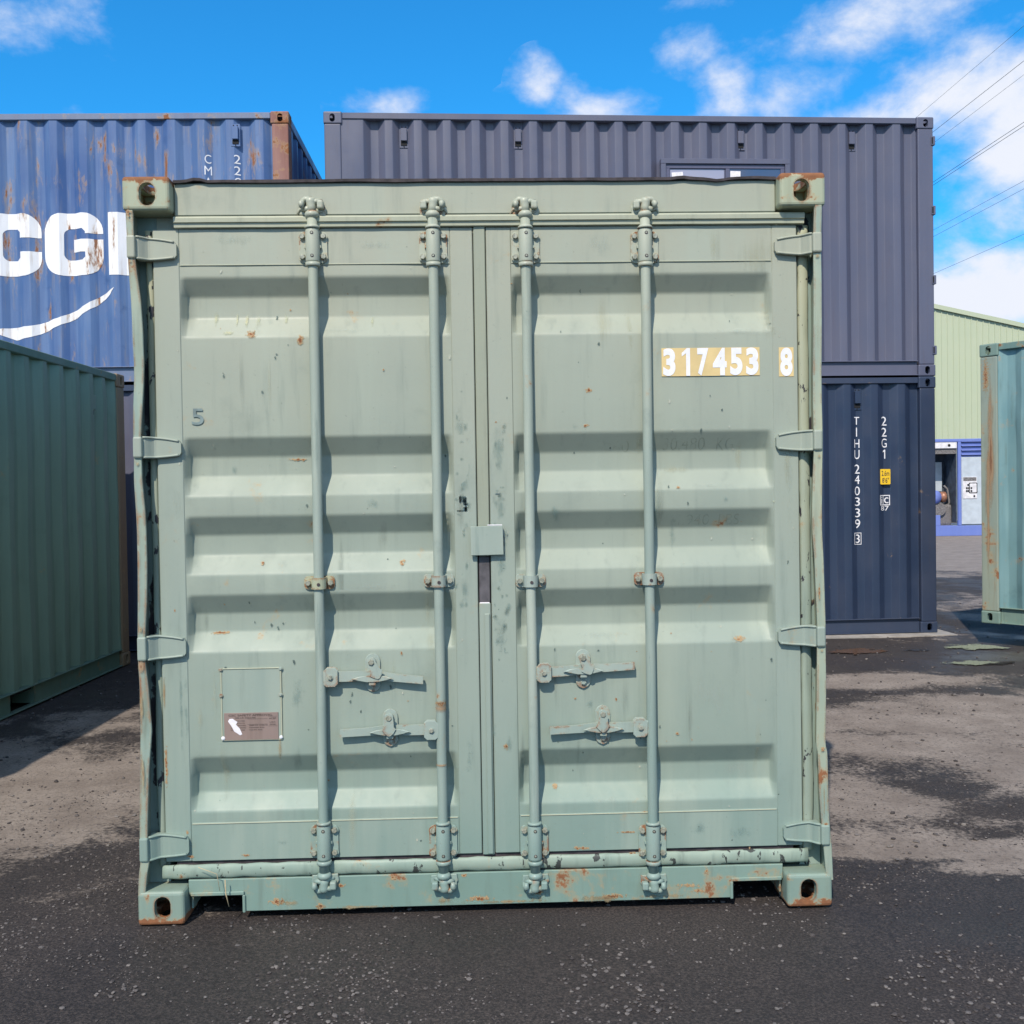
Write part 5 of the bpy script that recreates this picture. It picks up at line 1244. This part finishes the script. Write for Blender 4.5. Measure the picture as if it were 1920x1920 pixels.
# document holder outline and approval plate
pz = PN0-.0018
u0, z0 = FP(417, 1387, pz); u1, z1 = FP(526.5, 1251, pz)
mb = MB(); mb.mat('gasket_top')
for (a, b, c, d) in ((u0-.002, u1+.002, z1-.004, z1), (u0-.002, u0+.003, z0, z1-.0045), (u1-.003, u1+.002, z0, z1-.0045), (u0-.002, u1+.002, z0-.004, z0-.0005)): mb.box(a, b, pz-.004, pz+.002, c, d, .0012)
mb.mat('sage_frame').box(u0+.0035, u1-.0035, pz-.0015, pz+.002, z0, z1-.0045)
for (a, c) in ((u0, z1-.004), (u1, z1-.004), (u0, (z0+z1)/2+.03), (u1-.002, (z0+z1)/2+.03)): mb.mat('sage_hard'); mb.bolt(a, pz-.003, c, .0055, .006, 'sage_hard')
mb.mat('white'); mb.bolt(u0+.004, pz-.004, z0+.006, .005, .004, 'white'); mb.bolt(u1-.003, pz-.004, z0+.006, .0045, .004, 'white')
HOLD = mb.build('document_frame', DL)
a0, b1 = FP(420.5, 1337, pz); a1, b0 = FP(523, 1385.5, pz)
mb = MB(); mb.mat('plate').box(a0, a1, pz-.0045, pz-.0016, b0, b1, .0005); fs_ = lambda q, z_: pz-.0046
mb.mat('plate_ink')
text(mb, 'CSC SAFETY APPROVAL', a0+.016, a1-.02, b1-.012, b1-.005, fs_, (), (), .0006, .01)
wd = a1-a0
for (t, xa, xb, za, zb) in (('GB-LR 3561/94', .20, .58, .020, .015), ('DATE MANUFACTURED', .12, .38, .030, .0265), ('IDENTIFICATION No', .12, .38, .038, .0345), ('MAXIMUM GROSS MASS', .12, .40, .046, .0425), ('30480 KG  67200 LB', .46, .80, .046, .0425), ('ALLOWABLE STACKING MASS', .12, .40, .054, .0505), ('192000 KG', .46, .74, .054, .0505), ('RACKING TEST LOAD', .12, .38, .062, .0585), ('15240 KG', .46, .70, .062, .0585), ('ACEP', .83, .96, .024, .018), ('USA', .84, .95, .036, .032), ('006', .84, .95, .044, .040)):
    text(mb, t, a0+wd*xa, a0+wd*xb, b1-za, b1-zb, fs_, (), (), .0006, .005)
for (xa, xb, za, zb) in ((.43, .80, .0215, .0222), (.43, .80, .0405, .0412), (.82, .98, .0135, .0142), (.82, .98, .0475, .0482)): mb.box(a0+wd*xa, a0+wd*xb, pz-.0050, pz-.0046, b1-zb, b1-za)
mb.mat('paper'); q = [(428, 1352), (431, 1347.5), (437, 1347), (441, 1350), (446, 1353), (443, 1358), (450, 1365), (455, 1376), (451, 1378), (440, 1371), (434, 1360)]
poly(mb, [FP(a, b, pz) for a, b in q], fs_, (), .001)
mb.build('approval_plate', HOLD)
# two dry stems hanging from the bottom seal
mb = MB(); mb.mat('straw')
mb.tube([(*FP(372, 1625, .03)[:1], .028, FZ(1626, 372, .03)), (FU(408, 1640, .03), .020, FZ(1637, 408, .03)), (FU(414, 1665, .03), .016, FZ(1668, 414, .03))], .0011, 6)
mb.tube([(FU(423, 1650, .03), .022, FZ(1648, 423, .03)), (FU(425, 1670, .03), .016, FZ(1672, 425, .03)), (FU(431, 1697, .03), .018, FZ(1698, 431, .03))], [.0018, .0025, .001], 6)
mb.build('dry_stem', FRONT)

# the rest of the body: sides, roof, rear
f1, br1 = corr(.18, L20-.12, .26)
for sgn in (-1, 1):
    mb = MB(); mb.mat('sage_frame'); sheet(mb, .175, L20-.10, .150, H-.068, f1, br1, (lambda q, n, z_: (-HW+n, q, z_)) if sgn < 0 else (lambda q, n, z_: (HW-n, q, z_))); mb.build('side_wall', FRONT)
    xa, xb = (-HW+.008, -HW+.068) if sgn < 0 else (HW-.068, HW-.008)
    mb = MB(); mb.mat('sage_frame').box(xa, xb, CD+.001, L20-CD-.001, H-.068, H-.010, .005); mb.build('top_rail', FRONT)
    mb = MB(); mb.mat('sage_sill').box(xa, xb, CD+.001, L20-CD-.001, .012, .149, .005); mb.build('bottom_rail', FRONT)
mb = MB(); mb.mat('sage_frame'); fr, brf = corr(.165, L20-.08, .2, .018, 0, .209, .05, .0545); sheet(mb, .165, L20-.08, -HW+.069, HW-.069, fr, brf, lambda q, n, z_: (z_, q, H-.014-n)); mb.build('roof', FRONT)
f2, br2 = corr(-HW+.092, HW-.092, -HW+.2); mb = MB(); mb.mat('sage_frame'); sheet(mb, -HW+.092, HW-.092, .120, H-.119, f2, br2, lambda q, n, z_: (q, L20-n, z_)); mb.build('end_wall', FRONT)
mb = MB(); mb.mat('sage_frame').box(-HW+CW+.001, HW-CW-.001, L20-.08, L20-.01, H-.118, H-.012, .004); mb.build('top_rail', FRONT)
mb = MB(); mb.mat('sage_sill').box(-HW+CW+.001, HW-CW-.001, L20-.08, L20-.01, .012, .119, .004); mb.build('bottom_rail', FRONT)
mb = MB(); mb.mat('dark').box(-HW+.07, HW-.07, .5, L20-.09, .1, .148); mb.build('floor', FRONT)
